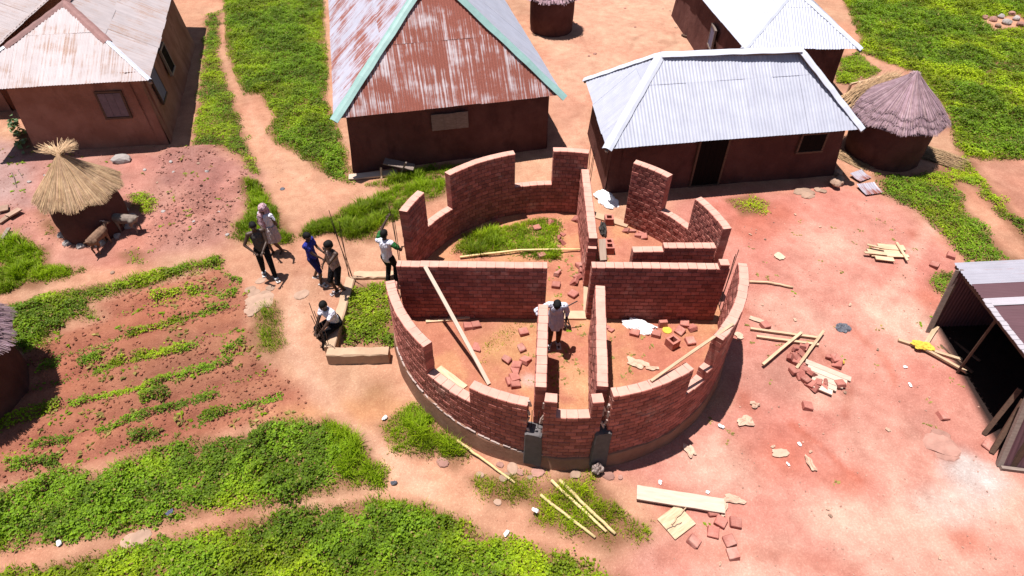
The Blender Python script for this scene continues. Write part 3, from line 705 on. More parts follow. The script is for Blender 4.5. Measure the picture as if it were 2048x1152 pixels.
# toothing + mortar blobs beside the columns
for a0 in (257.9, 261.6, 278.2, 279.7):
    for k in range(4):
        z = 1.15 + k * .27 + rnd.uniform(-.05, .05)
        if z > 2.15 and a0 < 262: continue
        a = math.radians(a0 + rnd.uniform(-.25, .25)); rr = R - rnd.uniform(.0, .12)
        mo.box(0, 0, 0, rnd.uniform(.02, .05), rnd.uniform(.02, .05), rnd.uniform(.08, .2), Matrix.Translation((rr * math.cos(a), rr * math.sin(a), z)) @ Matrix.Rotation(a + rnd.uniform(-.5, .5), 4, 'Z') @ Matrix.Rotation(rnd.uniform(-.4, .4), 4, 'X'))
mo.build("mortar_smear", M['mortar'], house)['kind'] = 'stuff'
for a0, zt in ((259.7, 1.12), (278.9, 1.20)):
    c = MB(); vs = []
    prof = [(-.4, .22), (.1, .19), (zt * .6, .175), (zt, .165), (zt + .03, .12)]
    ca, sa = math.cos(math.radians(a0)), math.sin(math.radians(a0)); rd = Vector((ca, sa, 0)); tg = Vector((-sa, ca, 0))
    for z, hw in prof:
        jz = rnd.uniform(-.01, .01)
        for x, y in ((-hw, .05), (-hw * .9, .075), (hw * .9, .07), (hw, .045), (hw, -.24), (-hw, -.24)):
            vs.append(rd * (R + y) + tg * (x + jz) + Vector((0, 0, z + (rnd.uniform(-.02, .02) if z > 1 else 0))))
    fs = []
    for r_ in range(4):
        for k in range(6): fs.append((r_ * 6 + k, r_ * 6 + (k + 1) % 6, (r_ + 1) * 6 + (k + 1) % 6, (r_ + 1) * 6 + k))
    fs.append(tuple(24 + k for k in range(6))); c.add(vs, fs); co = c.build("concrete_column", M['concrete_dark'], house)
    for s in (-1, 1):
        rb = MB(); rb.tube([rd * (R - .12) + tg * s * .06 + Vector((0, 0, .8)), rd * (R - .12) + tg * s * .065 + Vector((0, 0, 1.7))], .008, 5)
        rb.build("rebar", M['steel'], co)
# earth floor
NF, NR = 150, 46; fv = []; 
for j in range(NR + 1):
    for i in range(NF):
        a = 2 * math.pi * i / NF; rr = 3.90 * j / NR; fv.append((rr * math.cos(a), rr * math.sin(a)))
fv = np.array(fv); fzv = fz(fv[:, 0], fv[:, 1])
fq = [(j * NF + i, j * NF + (i + 1) % NF, (j + 1) * NF + (i + 1) % NF, (j + 1) * NF + i) for j in range(NR) for i in range(NF)]
fx_, fy_ = fv[:, 0], fv[:, 1]
fcol = np.tile(np.array((.46, .20, .13)), (len(fv), 1)); fn = fbm(fx_ * 1.6, fy_ * 1.6, 301)[:, None]
fcol = fcol * (1 - smooth(.4, .62, fn)) + np.array((.52, .27, .15)) * smooth(.4, .62, fn)
def fblot(px, py, r, c, amt):
    global fcol
    a = at(px, py, FLOOR); d = np.hypot(fx_ - a[0], fy_ - a[1]) / r + 1.0 * (fbm(fx_ * 3, fy_ * 3, 311) - .5); m = (smooth(1.1, .2, d) * amt)[:, None]; fcol = fcol * (1 - m) + np.array(c) * m
fblot(1150, 760, .5, (.58, .36, .20), .8); fblot(1140, 700, .5, (.50, .22, .15), .6); fblot(1000, 690, 1.0, (.50, .30, .14), .6); fblot(1060, 760, .3, (.52, .40, .36), .8)
fblot(1330, 700, 1.2, (.45, .17, .12), .8); fblot(960, 650, .7, (.40, .17, .12), .6); fblot(1050, 490, .9, (.46, .27, .13), .6); fblot(1240, 500, .6, (.50, .22, .16), .7)
floor = link("earth_floor", np_mesh("earth_floor", np.column_stack([fv, fzv]), fq, fcol, True), M['soil']); tag(floor, kind='structure')
# foundation strips in the floor
for p0, p1 in (((-.40, -.37), (.62, -.36)), ((.78, .70), (.70, -.25)), ((.98, 3.72), (2.1, 3.15))):
    st = MB(); st.bar((*p0, FLOOR + .015), (*p1, FLOOR + .015), .26, .07); st.build("foundation_strip", M['beam'], house)
# grass inside
IN = fpoly([(925, 475), (980, 455), (1060, 438), (1118, 433), (1120, 520), (1075, 525), (1040, 505), (980, 508), (890, 512)])
foliage("grass_patch", "grass growing on the floor of the rear left room of the round house", 'grass', IN, 1200, .16, .11, .55, zf=fz, edge=.15)
foliage("leafy_weeds", "low weeds in the rear left room of the round house", 'leaf', IN, 200, .12, .07, .5, zf=fz, edge=.15)
foliage("grass_patch", "dry thin grass on the floor of the front left room of the round house", 'grass', fpoly([(950, 690), (1000, 650), (1065, 640), (1060, 670), (1010, 700), (960, 730)]), 330, .07, .09, .9, zf=fz)
sprinkle("dry straw litter on the floor of the round house", [(2.6 * math.cos(t), 2.6 * math.sin(t)) for t in np.linspace(0, 6.2, 20)], 9, .08, .02, .92, zf=fz)

# porch foundation beams on the west side
porch = thing("porch_foundation", "low concrete foundation frame of the porch left of the round house", "foundation", (-4.8, 0, 0))
def beam_part(p0, p1, w, zt, zb=-.2):
    b = MB(); p0 = Vector(p0); p1 = Vector(p1); n = 10
    d = (p1 - p0).normalized(); s = Vector((-d.y, d.x)); vs = []; fs = []
    for i in range(n + 1):
        q = p0 + (p1 - p0) * i / n
        for x, z in ((-1, zb), (-1, zt - .03), (-.85, zt), (.85, zt), (1, zt - .03), (1, zb)):
            e = q + s * (x * w / 2 + rnd.uniform(-.012, .012)); vs.append((e.x + 4.8, e.y, z + rnd.uniform(-.012, .012)))
    for i in range(n):
        for k in range(5): fs.append((i * 6 + k, i * 6 + k + 1, (i + 1) * 6 + k + 1, (i + 1) * 6 + k))
    fs += [tuple(range(5, -1, -1)), tuple(n * 6 + k for k in range(6))]
    b.add(vs, fs); return b.build("beam", M['beam'], porch)
ZB = .48
beam_part((-5.42, -1.36), (-4.0, -1.33), .26, ZB); beam_part((-5.40, -1.23), (-5.36, 1.18), .24, ZB - .012); beam_part((-5.30, 1.27), (-4.0, 1.30), .24, ZB)

# rebars
def rebar_bundle(label, base, tips):
    b0 = Vector(base); t = thing("rebar_bundle", label, "rebar", b0)
    for q in tips:
        m_ = MB(); o = Vector((rnd.uniform(-.06, .06), rnd.uniform(-.06, .06), -.1)); e = Vector(q) - b0
        mid = (o + e) / 2 + Vector((rnd.uniform(-.03, .03), rnd.uniform(-.03, .03), 0)); m_.tube([o, mid, e], .0085, 5); m_.build("rod", M['steel'], t)
def up(px, py, base, z):  # point above base at height z with its image x
    P = at(px, py, z); return (P[0], P[1], z)
rebar_bundle("rusty rebar rods sticking up at the porch corner beside the sleeveless man", (-5.36, 1.18, ZB), [(-5.50, 1.15, 2.35), (-5.36, 1.30, 2.2), (-5.32, 1.05, 2.05), (-5.55, 1.32, 2.5)])
rebar_bundle("rusty rebar rods sticking up beside the seated man", (-5.42, -1.2, ZB), [(-5.62, -1.05, 1.75), (-5.52, -1.15, 1.6), (-5.40, -1.22, 1.3), (-5.60, -1.2, 1.5)])
rebar_bundle("rusty rebar rods at the left end of the round house wall", (-3.9, .85, ZB), [(-4.0, .95, 2.9), (-3.92, .80, 2.8), (-3.95, 1.05, 2.6)])
rebar_bundle("short rebar rods in the gap behind the front left wall end", (-3.95, -.5, ZB), [(-4.02, -.45, 1.9), (-3.98, -.6, 1.7)])
rebar_bundle("rebar rods at the rear entrance of the round house", (.95, 3.9, .5), [(.93, 3.95, 2.75), (1.02, 3.88, 2.65), (1.06, 3.98, 2.5)])
rebar_bundle("rebar rods in the gap of the right-hand wall", (3.95, .1, .5), [(4.0, .15, 2.35), (3.92, .05, 2.3), (3.98, .2, 2.1)])

# ================================================================== HOUSES
def V3(*a): return Vector(a)
def sheet_plane(parent, a, b, c, d, mat_, rows=(1.0,), sheet=.84, wave=.085, amp=.0095, tones=(1.0, .96, 1.03, .98), lift=.0, uo=0.0):
    """corrugated roof plane: eave a->b, top edge c (above a) -> d (above b); every sheet is its own piece.
    rows: fractions of slope length where a sheet row ends."""
    a, b, c, d = map(Vector, (a, b, c, d))
    U = (b - a); L = U.length; U = U / L
    Nn = U.cross(c - a).normalized()
    if Nn.z < 0: Nn = -Nn
    Vv = Nn.cross(U); 
    if Vv.z < 0: Vv = -Vv
    P2 = [((q - a).dot(U), (q - a).dot(Vv)) for q in (a, b, d, c)]
    vmax = max(q[1] for q in P2); umin = min(q[0] for q in P2); umax = max(q[0] for q in P2)
    def rangev(u):
        vs_ = []
        for i in range(4):
            p, q = P2[i], P2[(i + 1) % 4]
            if abs(p[0] - q[0]) < 1e-9:
                if abs(u - p[0]) < 1e-6: vs_ += [p[1], q[1]]
                continue
            t = (u - p[0]) / (q[0] - p[0])
            if -1e-9 <= t <= 1 + 1e-9: vs_.append(p[1] + t * (q[1] - p[1]))
        return (min(vs_), max(vs_)) if vs_ else None
    step = wave / 4; ns = max(1, int(round((umax - umin) / sheet))); sw = (umax - umin) / ns
    lo = 0.0
    for ri, rf in enumerate(rows):
        hi = vmax * rf
        for si in range(ns):
            u0 = umin + si * sw; u1 = u0 + sw + (.05 if si < ns - 1 else 0); n = max(2, int((u1 - u0) / step)); vs = []; fs = []; uvs = []; ok = 0
            off = lift + .003 * ((si + ri) % 2) + .006 * ri + rnd.uniform(0, .004)
            tilt = rnd.uniform(-.004, .004); ext = rnd.uniform(-.012, .02) if ri == 0 else 0
            prev = None
            for k in range(n + 1):
                u = u0 + (u1 - u0) * k / n; rv = rangev(min(max(u, umin + 1e-4), umax - 1e-4))
                if rv is None: prev = None; continue
                v0 = max(rv[0], lo - (.07 if ri else 0)); v1 = min(rv[1], hi)
                if ri == 0 and v0 <= 1e-6: v0 -= ext
                if v1 - v0 < .02: prev = None; continue
                w = amp * math.sin(2 * math.pi * u / wave) + off + tilt * (k / n)
                s0 = len(vs); m = 3
                for j in range(m + 1):
                    v = v0 + (v1 - v0) * j / m
                    vs.append(a + U * u + Vv * v + Nn * w); uvs.append((u + uo + ri * 3.7, v + ri * 1.9))
                if prev is not None:
                    for j in range(m): fs.append((prev + j, s0 + j, s0 + j + 1, prev + j + 1))
                prev = s0
            if not fs: continue
            t = rnd.choice(tones); mb_ = MB(); mb_.add(vs, fs, (t, t, t * 1.01)); me = mb_.mesh("roof_sheet", True)
            uvl = me.uv_layers.new(name="uv"); li = np.empty(len(me.loops), np.int32); me.loops.foreach_get("vertex_index", li)
            uvl.data.foreach_set("uv", np.array(uvs, np.float32)[li].ravel())
            o = link("roof_sheet", me, mat_, parent)
            o.matrix_parent_inverse = parent_inv(parent)
        lo = hi
def parent_inv(p):
    M_ = Matrix.Identity(4); q = p
    chain = []
    while q: chain.append(q); q = q.parent
    for q in reversed(chain): M_ = M_ @ (q.matrix_parent_inverse if q.parent else Matrix.Identity(4)) @ Matrix.LocRotScale(q.location, q.rotation_euler, None)
    return M_.inverted()
def wput(mb, name, mat_, parent, smooth_=False):
    o = mb.build(name, mat_, parent, smooth_); o.matrix_parent_inverse = parent_inv(parent); return o
def ridge_cap(parent, p, q, w, mat_, sag=.07, name="ridge_cap"):
    """folded metal strip of overlapping lengths along p->q"""
    p = Vector(p); q = Vector(q); d = (q - p).normalized(); L = (q - p).length; s = d.cross(V3(0, 0, 1)).normalized(); n = s.cross(d)
    m = MB(); k = max(1, int(L / 1.1)); vs = []; fs = []
    st_ = 14
    for i in range(st_ + 1):
        c = p + d * (L * i / st_) + n * (.035 + .006 * math.sin(i * 2.1) + (.008 if (i * k // st_) % 2 else 0))
        ww = w * (1 + .05 * math.sin(i * 1.7))
        for x, h in ((-1, -sag - .012), (-1, -sag), (-.45, -.012), (0, .012), (.45, -.012), (1, -sag), (1, -sag - .012)): vs.append(c + s * x * ww / 2 + n * h)
    for i in range(st_):
        for j in range(6): fs.append((i * 7 + j, i * 7 + j + 1, (i + 1) * 7 + j + 1, (i + 1) * 7 + j))
    m.add(vs, fs); wput(m, name, mat_, parent)
def mud_wall(parent, base, top, zb, zt, mat_, name="wall", seg=.25, bulge=.02, depth=.32):
    """outer wall skin with thickness: base/top polylines (closed) of the same count, uneven hand-laid face"""
    n = len(base)
    for i in range(n):
        b0, b1, t0, t1 = Vector(base[i]), Vector(base[(i + 1) % n]), Vector(top[i]), Vector(top[(i + 1) % n])
        L = (b1 - b0).length; nu = max(2, int(L / seg)); nv = 9; e = (b1 - b0).normalized(); o_ = V3(e.y, -e.x, 0)
        m = MB(); vs = []; fs = []
        for s_ in (0, 1):
            for j in range(nv + 1):
                v = j / nv
                for k in range(nu + 1):
                    u = k / nu; B = b0.lerp(b1, u); T_ = t0.lerp(t1, u); q = B.lerp(T_, v)
                    nzv = (vnoise(np.array([u * L * 2 + i * 7.3]), np.array([v * 4.0]), 71)[0] - .5) * 2 * bulge * (1 if 0 < k < nu else .2)
                    w = V3(q.x, q.y, zb + (zt - zb) * v) if not s_ else V3(q.x - o_.x * depth, q.y - o_.y * depth, zb + (zt - zb) * v)
                    if not s_: w += V3(o_.x, o_.y, 0) * (nzv + .05 * (1 - v) ** 3)
                    vs.append(w)
        off = (nv + 1) * (nu + 1)
        for j in range(nv):
            for k in range(nu):
                q = j * (nu + 1) + k; fs.append((q, q + 1, q + nu + 2, q + nu + 1)); fs.append((off + q + 1, off + q, off + q + nu + 1, off + q + nu + 2))
        for k in range(nu):
            q = nv * (nu + 1) + k; fs.append((q, q + 1, off + q + 1, off + q))
        m.add(vs, fs); wput(m, name, mat_, parent, True)
def panel(parent, name, o, ex, ez, w, h, mat_, d=.04, frame=None, planks=0, label=None):
    """door / shutter: panel with frame and planks, centre-bottom at o"""
    o = Vector(o); ex = Vector(ex).normalized(); ez = Vector(ez).normalized(); nn = ex.cross(ez).normalized()
    m = MB(); Mx = Matrix(((ex.x, nn.x, ez.x, o.x), (ex.y, nn.y, ez.y, o.y), (ex.z, nn.z, ez.z, o.z), (0, 0, 0, 1)))
    if planks:
        for i in range(planks): m.box(-w / 2 + w * (i + .5) / planks, rnd.uniform(-.006, .006), h / 2, w / planks - .008, d, h - rnd.uniform(0, .02), Mx)
        m.box(0, 0, h / 2, w * .98, d * .5, h * .97, Mx)
    else: m.box(0, 0, h / 2, w, d, h, Mx)
    p = wput(m, name, mat_, parent)
    if frame:
        f = MB(); t = .06
        f.box(-w / 2 - t / 2, 0, h / 2, t, d * 1.6, h + .02, Mx); f.box(w / 2 + t / 2, 0, h / 2, t, d * 1.6, h + .02, Mx); f.box(0, 0, h + t / 2 + .011, w + 2 * t, d * 1.6, t, Mx); f.box(0, 0, -t / 2 - .011, w + 2 * t, d * 2.0, t, Mx)
        wput(f, "frame", frame, p)
    return p

# ---- house with rusty hip roof and mint ridge caps
hb = thing("rusty_roof_house", "mud brick house with rust-streaked metal hip roof and mint green hip caps", "house", (-3.2, 8.5, .4))
ZE = 2.5; E0 = V3(-6.37, 5.73, ZE); E1 = V3(.40, 7.32, ZE); u_ = (E1 - E0).normalized(); n_ = V3(-u_.y, u_.x, 0); wB = (E1 - E0).length / 2; LB = 11.5
ap = V3(-3.62, 9.15, 5.55); E2 = E1 + n_ * LB; E3 = E0 + n_ * LB; ap2 = ap + n_ * (LB - 2 * (ap - (E0 + E1) / 2).dot(n_))
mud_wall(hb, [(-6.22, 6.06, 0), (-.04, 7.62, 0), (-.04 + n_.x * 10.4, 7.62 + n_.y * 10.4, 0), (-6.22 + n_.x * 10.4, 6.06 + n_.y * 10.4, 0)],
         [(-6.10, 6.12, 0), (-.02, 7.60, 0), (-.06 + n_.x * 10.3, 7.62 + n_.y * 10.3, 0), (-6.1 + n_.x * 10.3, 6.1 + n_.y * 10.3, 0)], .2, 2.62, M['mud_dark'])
rf = MB()
for p, q in ((ap, ap2), (E0, ap), (E1, ap)): rf.bar(p - V3(0, 0, .1), q - V3(0, 0, .1), .08, .08)
roofB = wput(rf, "roof", M['wood_grey'], hb)
sheet_plane(roofB, E0, E1, ap, ap, M['zinc_rust'], (.5, 1.0), tones=(1.0, .95, 1.04))
sheet_plane(roofB, E1, E2, ap, ap2, M['zinc_new'], (.5, 1.0), tones=(.93, .9, .95))
sheet_plane(roofB, E3, E0, ap2, ap, M['zinc_some'], (.5, 1.0), uo=4.0)
sheet_plane(roofB, E2, E3, ap2, ap2, M['zinc_some'], (1.0,))
ridge_cap(roofB, E0 + (E0 - ap) * .01, ap, .36, M['cap_green']); ridge_cap(roofB, E1 + (E1 - ap) * .02, ap, .36, M['cap_green']); ridge_cap(roofB, ap, ap2, .36, M['cap_green'])
fw = -n_
c0 = V3(-6.22, 6.06, 0) + (V3(-.04, 7.62, 0) - V3(-6.22, 6.06, 0)) * .50
panel(hb, "window_board", V3(c0.x, c0.y, 1.62) + fw * .09, u_, V3(0, 0, 1), 1.15, .55, M['wood_grey'], .04, None, 3)

# ---- house with new zinc roof (front right)
hc = thing("new_zinc_roof_house", "mud house with bright new zinc hip roof beside the clay yard", "house", (5.3, 6.5, .4))
ZE = 2.3; A0 = V3(1.46, 4.51, ZE); A1 = V3(9.13, 5.72, ZE); A3 = V3(1.20, 8.86, ZE); A2 = A1 + (A3 - A0)
r0 = at(1322, 107, 4.0); r1 = at(1602, 97, 4.0); r0 = V3(*r0); r1 = V3(*r1)
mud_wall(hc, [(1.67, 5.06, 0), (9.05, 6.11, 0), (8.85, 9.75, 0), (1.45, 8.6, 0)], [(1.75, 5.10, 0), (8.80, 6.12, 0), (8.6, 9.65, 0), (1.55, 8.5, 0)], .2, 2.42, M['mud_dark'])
rf = MB()
for p, q in ((r0, r1), (A0, r0), (A1, r1), (A3, r0)): rf.bar(p - V3(0, 0, .1), q - V3(0, 0, .1), .08, .08)
roofC = wput(rf, "roof", M['wood_grey'], hc)
zt = (1.0, .98, 1.02, .99)
sheet_plane(roofC, A0, A1, r0, r1, M['zinc_new'], (.68, 1.0), tones=zt, wave=.1); sheet_plane(roofC, A3, A0, r0, r0, M['zinc_new'], (.7, 1.0), tones=zt)
sheet_plane(roofC, A1, A2, r1, r1, M['zinc_new'], (.7, 1.0), tones=zt); sheet_plane(roofC, A2, A3, r1, r0, M['zinc_new'], (.68, 1.0), tones=zt)
ridge_cap(roofC, r0, r1, .34, M['cap_zinc']); ridge_cap(roofC, A0, r0, .30, M['cap_zinc']); ridge_cap(roofC, A1, r1, .30, M['cap_zinc']); ridge_cap(roofC, A3, r0, .30, M['cap_zinc'])
uC = (V3(9.05, 6.11, 0) - V3(1.67, 5.06, 0)); LC = uC.length; uC.normalize(); fC = V3(uC.y, -uC.x, 0)
def onC(t, z): q = V3(1.67, 5.06, 0) + uC * LC * t + fC * .03; return V3(q.x, q.y, z)
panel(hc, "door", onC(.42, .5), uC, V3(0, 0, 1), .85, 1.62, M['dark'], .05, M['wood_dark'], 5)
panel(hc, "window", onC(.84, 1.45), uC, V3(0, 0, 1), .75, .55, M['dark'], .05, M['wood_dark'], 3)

# ---- second zinc house behind it
hd = thing("far_zinc_roof_house", "mud house with bright zinc roof at the top edge behind the other zinc roof", "house", (9, 14, .4))
ZE = 2.5; D0 = V3(6.93, 10.91, ZE); D1 = V3(11.12, 10.94, ZE); D3 = V3(6.20, 20.0, ZE); D2 = V3(11.0, 20.0, ZE); dp = V3(8.98, 13.0, 3.85); dq = V3(8.7, 18.0, 3.85)
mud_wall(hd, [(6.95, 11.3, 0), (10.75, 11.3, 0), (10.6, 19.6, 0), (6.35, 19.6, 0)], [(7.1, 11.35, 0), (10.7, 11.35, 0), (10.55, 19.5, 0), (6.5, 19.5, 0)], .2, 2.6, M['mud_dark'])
rf = MB()
for p, q in ((dp, dq), (D0, dp), (D1, dp)): rf.bar(p - V3(0, 0, .1), q - V3(0, 0, .1), .08, .08)
roofD = wput(rf, "roof", M['wood_grey'], hd)
for q in ((D0, D1, dp, dp), (D1, D2, dp, dq), (D3, D0, dq, dp), (D2, D3, dq, dq)): sheet_plane(roofD, *q, M['zinc_new'], (.7, 1.0), tones=zt, wave=.1)
ridge_cap(roofD, D0, dp, .26, M['cap_zinc']); ridge_cap(roofD, D1, dp, .26, M['cap_zinc']); ridge_cap(roofD, dp, dq, .3, M['cap_zinc'])
panel(hd, "window", V3(6.72, 14.0, 1.3), V3(-.07, -1, 0), V3(0, 0, 1), .7, .7, M['bluesheet'], .05, M['wood_grey'])

# ---- pale-roofed mud house, upper left
ha = thing("pale_roof_mud_house", "brown mud house with weathered pale metal hip roof in the upper left", "house", (-15.3, 10.5, .4))
ZE = 2.8; B1 = V3(-12.37, 7.52, ZE); B0 = V3(-18.10, 6.62, ZE); B2 = V3(-15.6, 18.0, ZE); B3 = V3(-20.0, 18.0, ZE); bp = V3(-15.65, 10.06, 4.23); bq = V3(-17.4, 17.0, 4.23)
mud_wall(ha, [(-16.95, 7.20, 0), (-12.70, 7.70, 0), (-14.9, 15.8, 0), (-18.9, 15.5, 0)], [(-16.72, 7.25, 0), (-12.86, 7.75, 0), (-15.1, 15.6, 0), (-18.7, 15.3, 0)], .2, 2.95, M['mud'], bulge=.03)
rf = MB()
for p, q in ((bp, bq), (B0, bp), (B1, bp)): rf.bar(p - V3(0, 0, .1), q - V3(0, 0, .1), .08, .08)
roofA = wput(rf, "roof", M['wood_grey'], ha)
sheet_plane(roofA, B0, B1, bp, bp, M['zinc_old'], (.62, 1.0)); sheet_plane(roofA, B1, B2, bp, bq, M['zinc_old'], (.55, 1.0), uo=2.0)
sheet_plane(roofA, B3, B0, bq, bp, M['zinc_old'], (.55, 1.0), uo=6.0); sheet_plane(roofA, B2, B3, bq, bq, M['zinc_old'], (1.0,))
for E_ in (B0, B1):
    mid = bp.lerp(E_, .52); ridge_cap(roofA, bp, mid, .30, M['cap_brown']); ridge_cap(roofA, mid, E_, .14, M['zinc_white'] if False else M['cap_zinc'], .03)
ridge_cap(roofA, bp, bq, .3, M['cap_brown'])
pa = at(232, 222, 1.35); wA = (V3(-12.70, 7.70, 0) - V3(-16.95, 7.20, 0)); uA = wA.normalized(); fA = V3(uA.y, -uA.x, 0)
def onA(t, z): q = V3(-16.95, 7.20, 0) + wA * t + fA * .02; return V3(q.x, q.y, z)
panel(ha, "window_shutter", onA(.72, 1.55) , uA, V3(0, .05, 1), .70, .78, M['shutter'], .05, M['wood_dark'], 3)
sA = (V3(-14.9, 15.8, 0) - V3(-12.70, 7.70, 0)); uS = sA.normalized()
panel(ha, "window_shutter", V3(-12.70, 7.70, 1.5) + sA * .16 + V3(.02, 0, 0), uS, V3(-.1, 0, 1), .75, .9, M['bluesheet'], .04, M['wood_dark'])
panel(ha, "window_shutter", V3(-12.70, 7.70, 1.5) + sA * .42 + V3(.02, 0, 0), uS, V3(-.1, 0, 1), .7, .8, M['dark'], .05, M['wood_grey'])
# ---- neighbour at the far left
hn = thing("neighbour_mud_house", "mud house with pale metal roof cut off at the upper left corner", "house", (-22, 13, .4))
mud_wall(hn, [(-24.5, 9.3, 0), (-19.3, 9.9, 0), (-20.6, 18.5, 0), (-25.5, 18, 0)], [(-24.4, 9.35, 0), (-19.4, 9.95, 0), (-20.7, 18.4, 0), (-25.4, 17.9, 0)], .2, 2.5, M['mud'])
N0 = V3(-25.2, 8.9, 2.45); N1 = V3(-19.05, 9.5, 2.45); N2 = V3(-20.5, 18.9, 2.45); N3 = V3(-26.2, 18.6, 2.45); np_ = V3(-22.3, 12.2, 3.9); nq_ = V3(-23.2, 16.2, 3.9)
rf = MB(); rf.bar(np_ - V3(0, 0, .1), nq_ - V3(0, 0, .1), .08, .08); roofN = wput(rf, "roof", M['wood_grey'], hn)
for q in ((N0, N1, np_, np_), (N1, N2, np_, nq_), (N3, N0, nq_, np_), (N2, N3, nq_, nq_)): sheet_plane(roofN, *q, M['zinc_old'], (1.0,))

# ================================================================== THATCHED HUTS
def hut(name, label, c, zb, rb, rt, zt, re, ze, za, wallm, strawm, n=2600, layers=2, tuft=.45, tone_=1.0, lean=(0, 0), stones=False, cat="hut", rag=.10, thick=.006):
    t = thing(name, label, cat, (c[0], c[1], zb)); top = V3(lean[0], lean[1], 0)
    w = MB(); nu, nv = 40, 12; vs = []; fs = []
    for j in range(nv + 1):
        v = j / nv; z = (zt - zb) * v
        for k in range(nu):
            a = 2 * math.pi * k / nu; nn = (vnoise(np.array([k * .6]), np.array([v * 5]), 3)[0] - .5) * .05
            r = rb + (rt - rb) * v + nn + .04 * math.sin(v * 3.1); vs.append((r * math.cos(a) + top.x * v, r * math.sin(a) + top.y * v, z - .1 * (j == 0)))
    for j in range(nv):
        for k in range(nu): fs.append((j * nu + k, j * nu + (k + 1) % nu, (j + 1) * nu + (k + 1) % nu, (j + 1) * nu + k))
    w.add(vs, fs); w.build("wall", wallm, t, True)
    # thatch
    apx = top + V3(0, 0, za - zb); H = za - ze
    core_ = MB(); vs = [apx - V3(0, 0, .08)]; fs = []
    for j, (f, dz) in enumerate(((.35, .0), (.7, .0), (.97, -.02))):
        for k in range(nu):
            a = 2 * math.pi * k / nu; vs.append(V3(re * f * math.cos(a), re * f * math.sin(a), 0) + apx - V3(0, 0, H * (f ** .92) + .07))
    for k in range(nu): fs.append((0, 1 + k, 1 + (k + 1) % nu))
    for j in range(2):
        for k in range(nu): fs.append((1 + j * nu + k, 1 + (j + 1) * nu + k, 1 + (j + 1) * nu + (k + 1) % nu, 1 + j * nu + (k + 1) % nu))
    core_.add(vs, fs, (.35, .3, .3)); th = core_.build("thatch_roof", strawm, t, True)
    S = MB(); bund = 46
    for i in range(n):
        a = rnd.uniform(0, 2 * math.pi); lay = rnd.randrange(layers)
        bun = math.sin(a * bund + 3 * math.sin(a * 5)) ; f0 = 0.0 if rnd.random() < .35 else rnd.uniform(.05, .75)
        f1 = 1.0 - .11 * lay + rnd.uniform(-rag, rag * .6) + .04 * math.sin(a * 9)
        if f1 - f0 < .18: f0 = max(0, f1 - .35)
        off = .012 + .05 * lay + rnd.uniform(0, .03) + .012 * bun
        da = rnd.gauss(0, .05)
        pts = []
        for f in (f0, (f0 + f1) / 2, f1):
            aa = a + da * f; r = re * f; z = H * (f ** .92)
            pts.append(apx + V3(r * math.cos(aa), r * math.sin(aa), -z + off))
        wd = thick * rnd.uniform(.7, 1.7) * (1 if f0 else .8); tn = tone_ * rnd.uniform(.55, 1.25) * (1 + .12 * bun)
        tn3 = (tn, tn * rnd.uniform(.92, 1.02), tn * rnd.uniform(.85, 1.0)); sx = V3(-math.sin(a), math.cos(a), 0)
        vs = []
        for q, wq in zip(pts, (wd * .6, wd, wd * .7)): vs += [q - sx * wq, q + V3(0, 0, wq * .8), q + sx * wq]
        S.add(vs, [(0, 1, 4, 3), (1, 2, 5, 4), (3, 4, 7, 6), (4, 5, 8, 7)], tn3)
    for i in range(int(n * .05) if tuft else 0):
        a = rnd.uniform(0, 6.28); l = tuft * rnd.uniform(.5, 1.2)
        # splayed tuft, thrown to two sides
        a = rnd.choice((2.7, 2.9, .6, .9, 1.3)) + rnd.gauss(0, .35)
        e = apx + V3(math.cos(a) * l, math.sin(a) * l, l * rnd.uniform(.05, .45)); b_ = apx + V3(rnd.gauss(0, .03), rnd.gauss(0, .03), -.06); sx = V3(-math.sin(a), math.cos(a), 0); wd = thick * 1.1
        tn = tone_ * rnd.uniform(.9, 1.4); m_ = b_.lerp(e, .5) + V3(0, 0, .05)
        S.add([b_ - sx * wd, b_ + sx * wd, m_ - sx * wd, m_ + sx * wd, e - sx * wd * .4, e + sx * wd * .4], [(0, 1, 3, 2), (2, 3, 5, 4)], (tn, tn * .97, tn * .92))
    s_ = S.build("straw", strawm, th); s_['kind'] = 'stuff'
    if stones:
        for k in range(12):
            a = 2 * math.pi * k / 12; q = rock(rnd.uniform(.12, .17), k); o = link("foundation_stone", q, M['stone_grey'], t); o.location = ((rb + .02) * math.cos(a), (rb + .02) * math.sin(a), .06); o.rotation_euler = (0, 0, a)
    return t
def rock(r, seed, flat=.7):
    bm = bmesh.new(); bmesh.ops.create_icosphere(bm, subdivisions=2, radius=r); q = random.Random(seed)
    ax = [Vector((q.gauss(0, 1), q.gauss(0, 1), q.gauss(0, 1))).normalized() for _ in range(7)]; ds = [q.uniform(.62, .92) * r for _ in ax]
    for v in bm.verts:
        for a, d in zip(ax, ds):
            k = v.co.dot(a)
            if k > d: v.co -= a * (k - d)
        v.co.z *= flat; v.co *= q.uniform(.96, 1.04)
    me = bpy.data.meshes.new("rock"); bm.to_mesh(me); bm.free(); return me
hut("straw_granary", "small mud granary with tall golden straw cap and splayed top, goats at its foot", (-12.98, 3.25), .38, .86, .80, 1.85, 1.02, 1.62, 2.68, M['mud_dark'], M['straw'], 7500, 1, .46, 1.0, (-.10, .20), True, "granary", .17, .0060)
hut("grey_thatch_hut", "round mud hut with layered grey thatch beside the bright zinc-roofed house", (11.15, 7.45), .4, 1.14, 1.14, 2.1, 1.46, 1.93, 3.15, M['mud_dark'], M['straw_grey'], 9000, 3, .16, 1.05, (-.1, .0), False, "hut", .045, .0055)
gq = at(28, 668, 1.7)
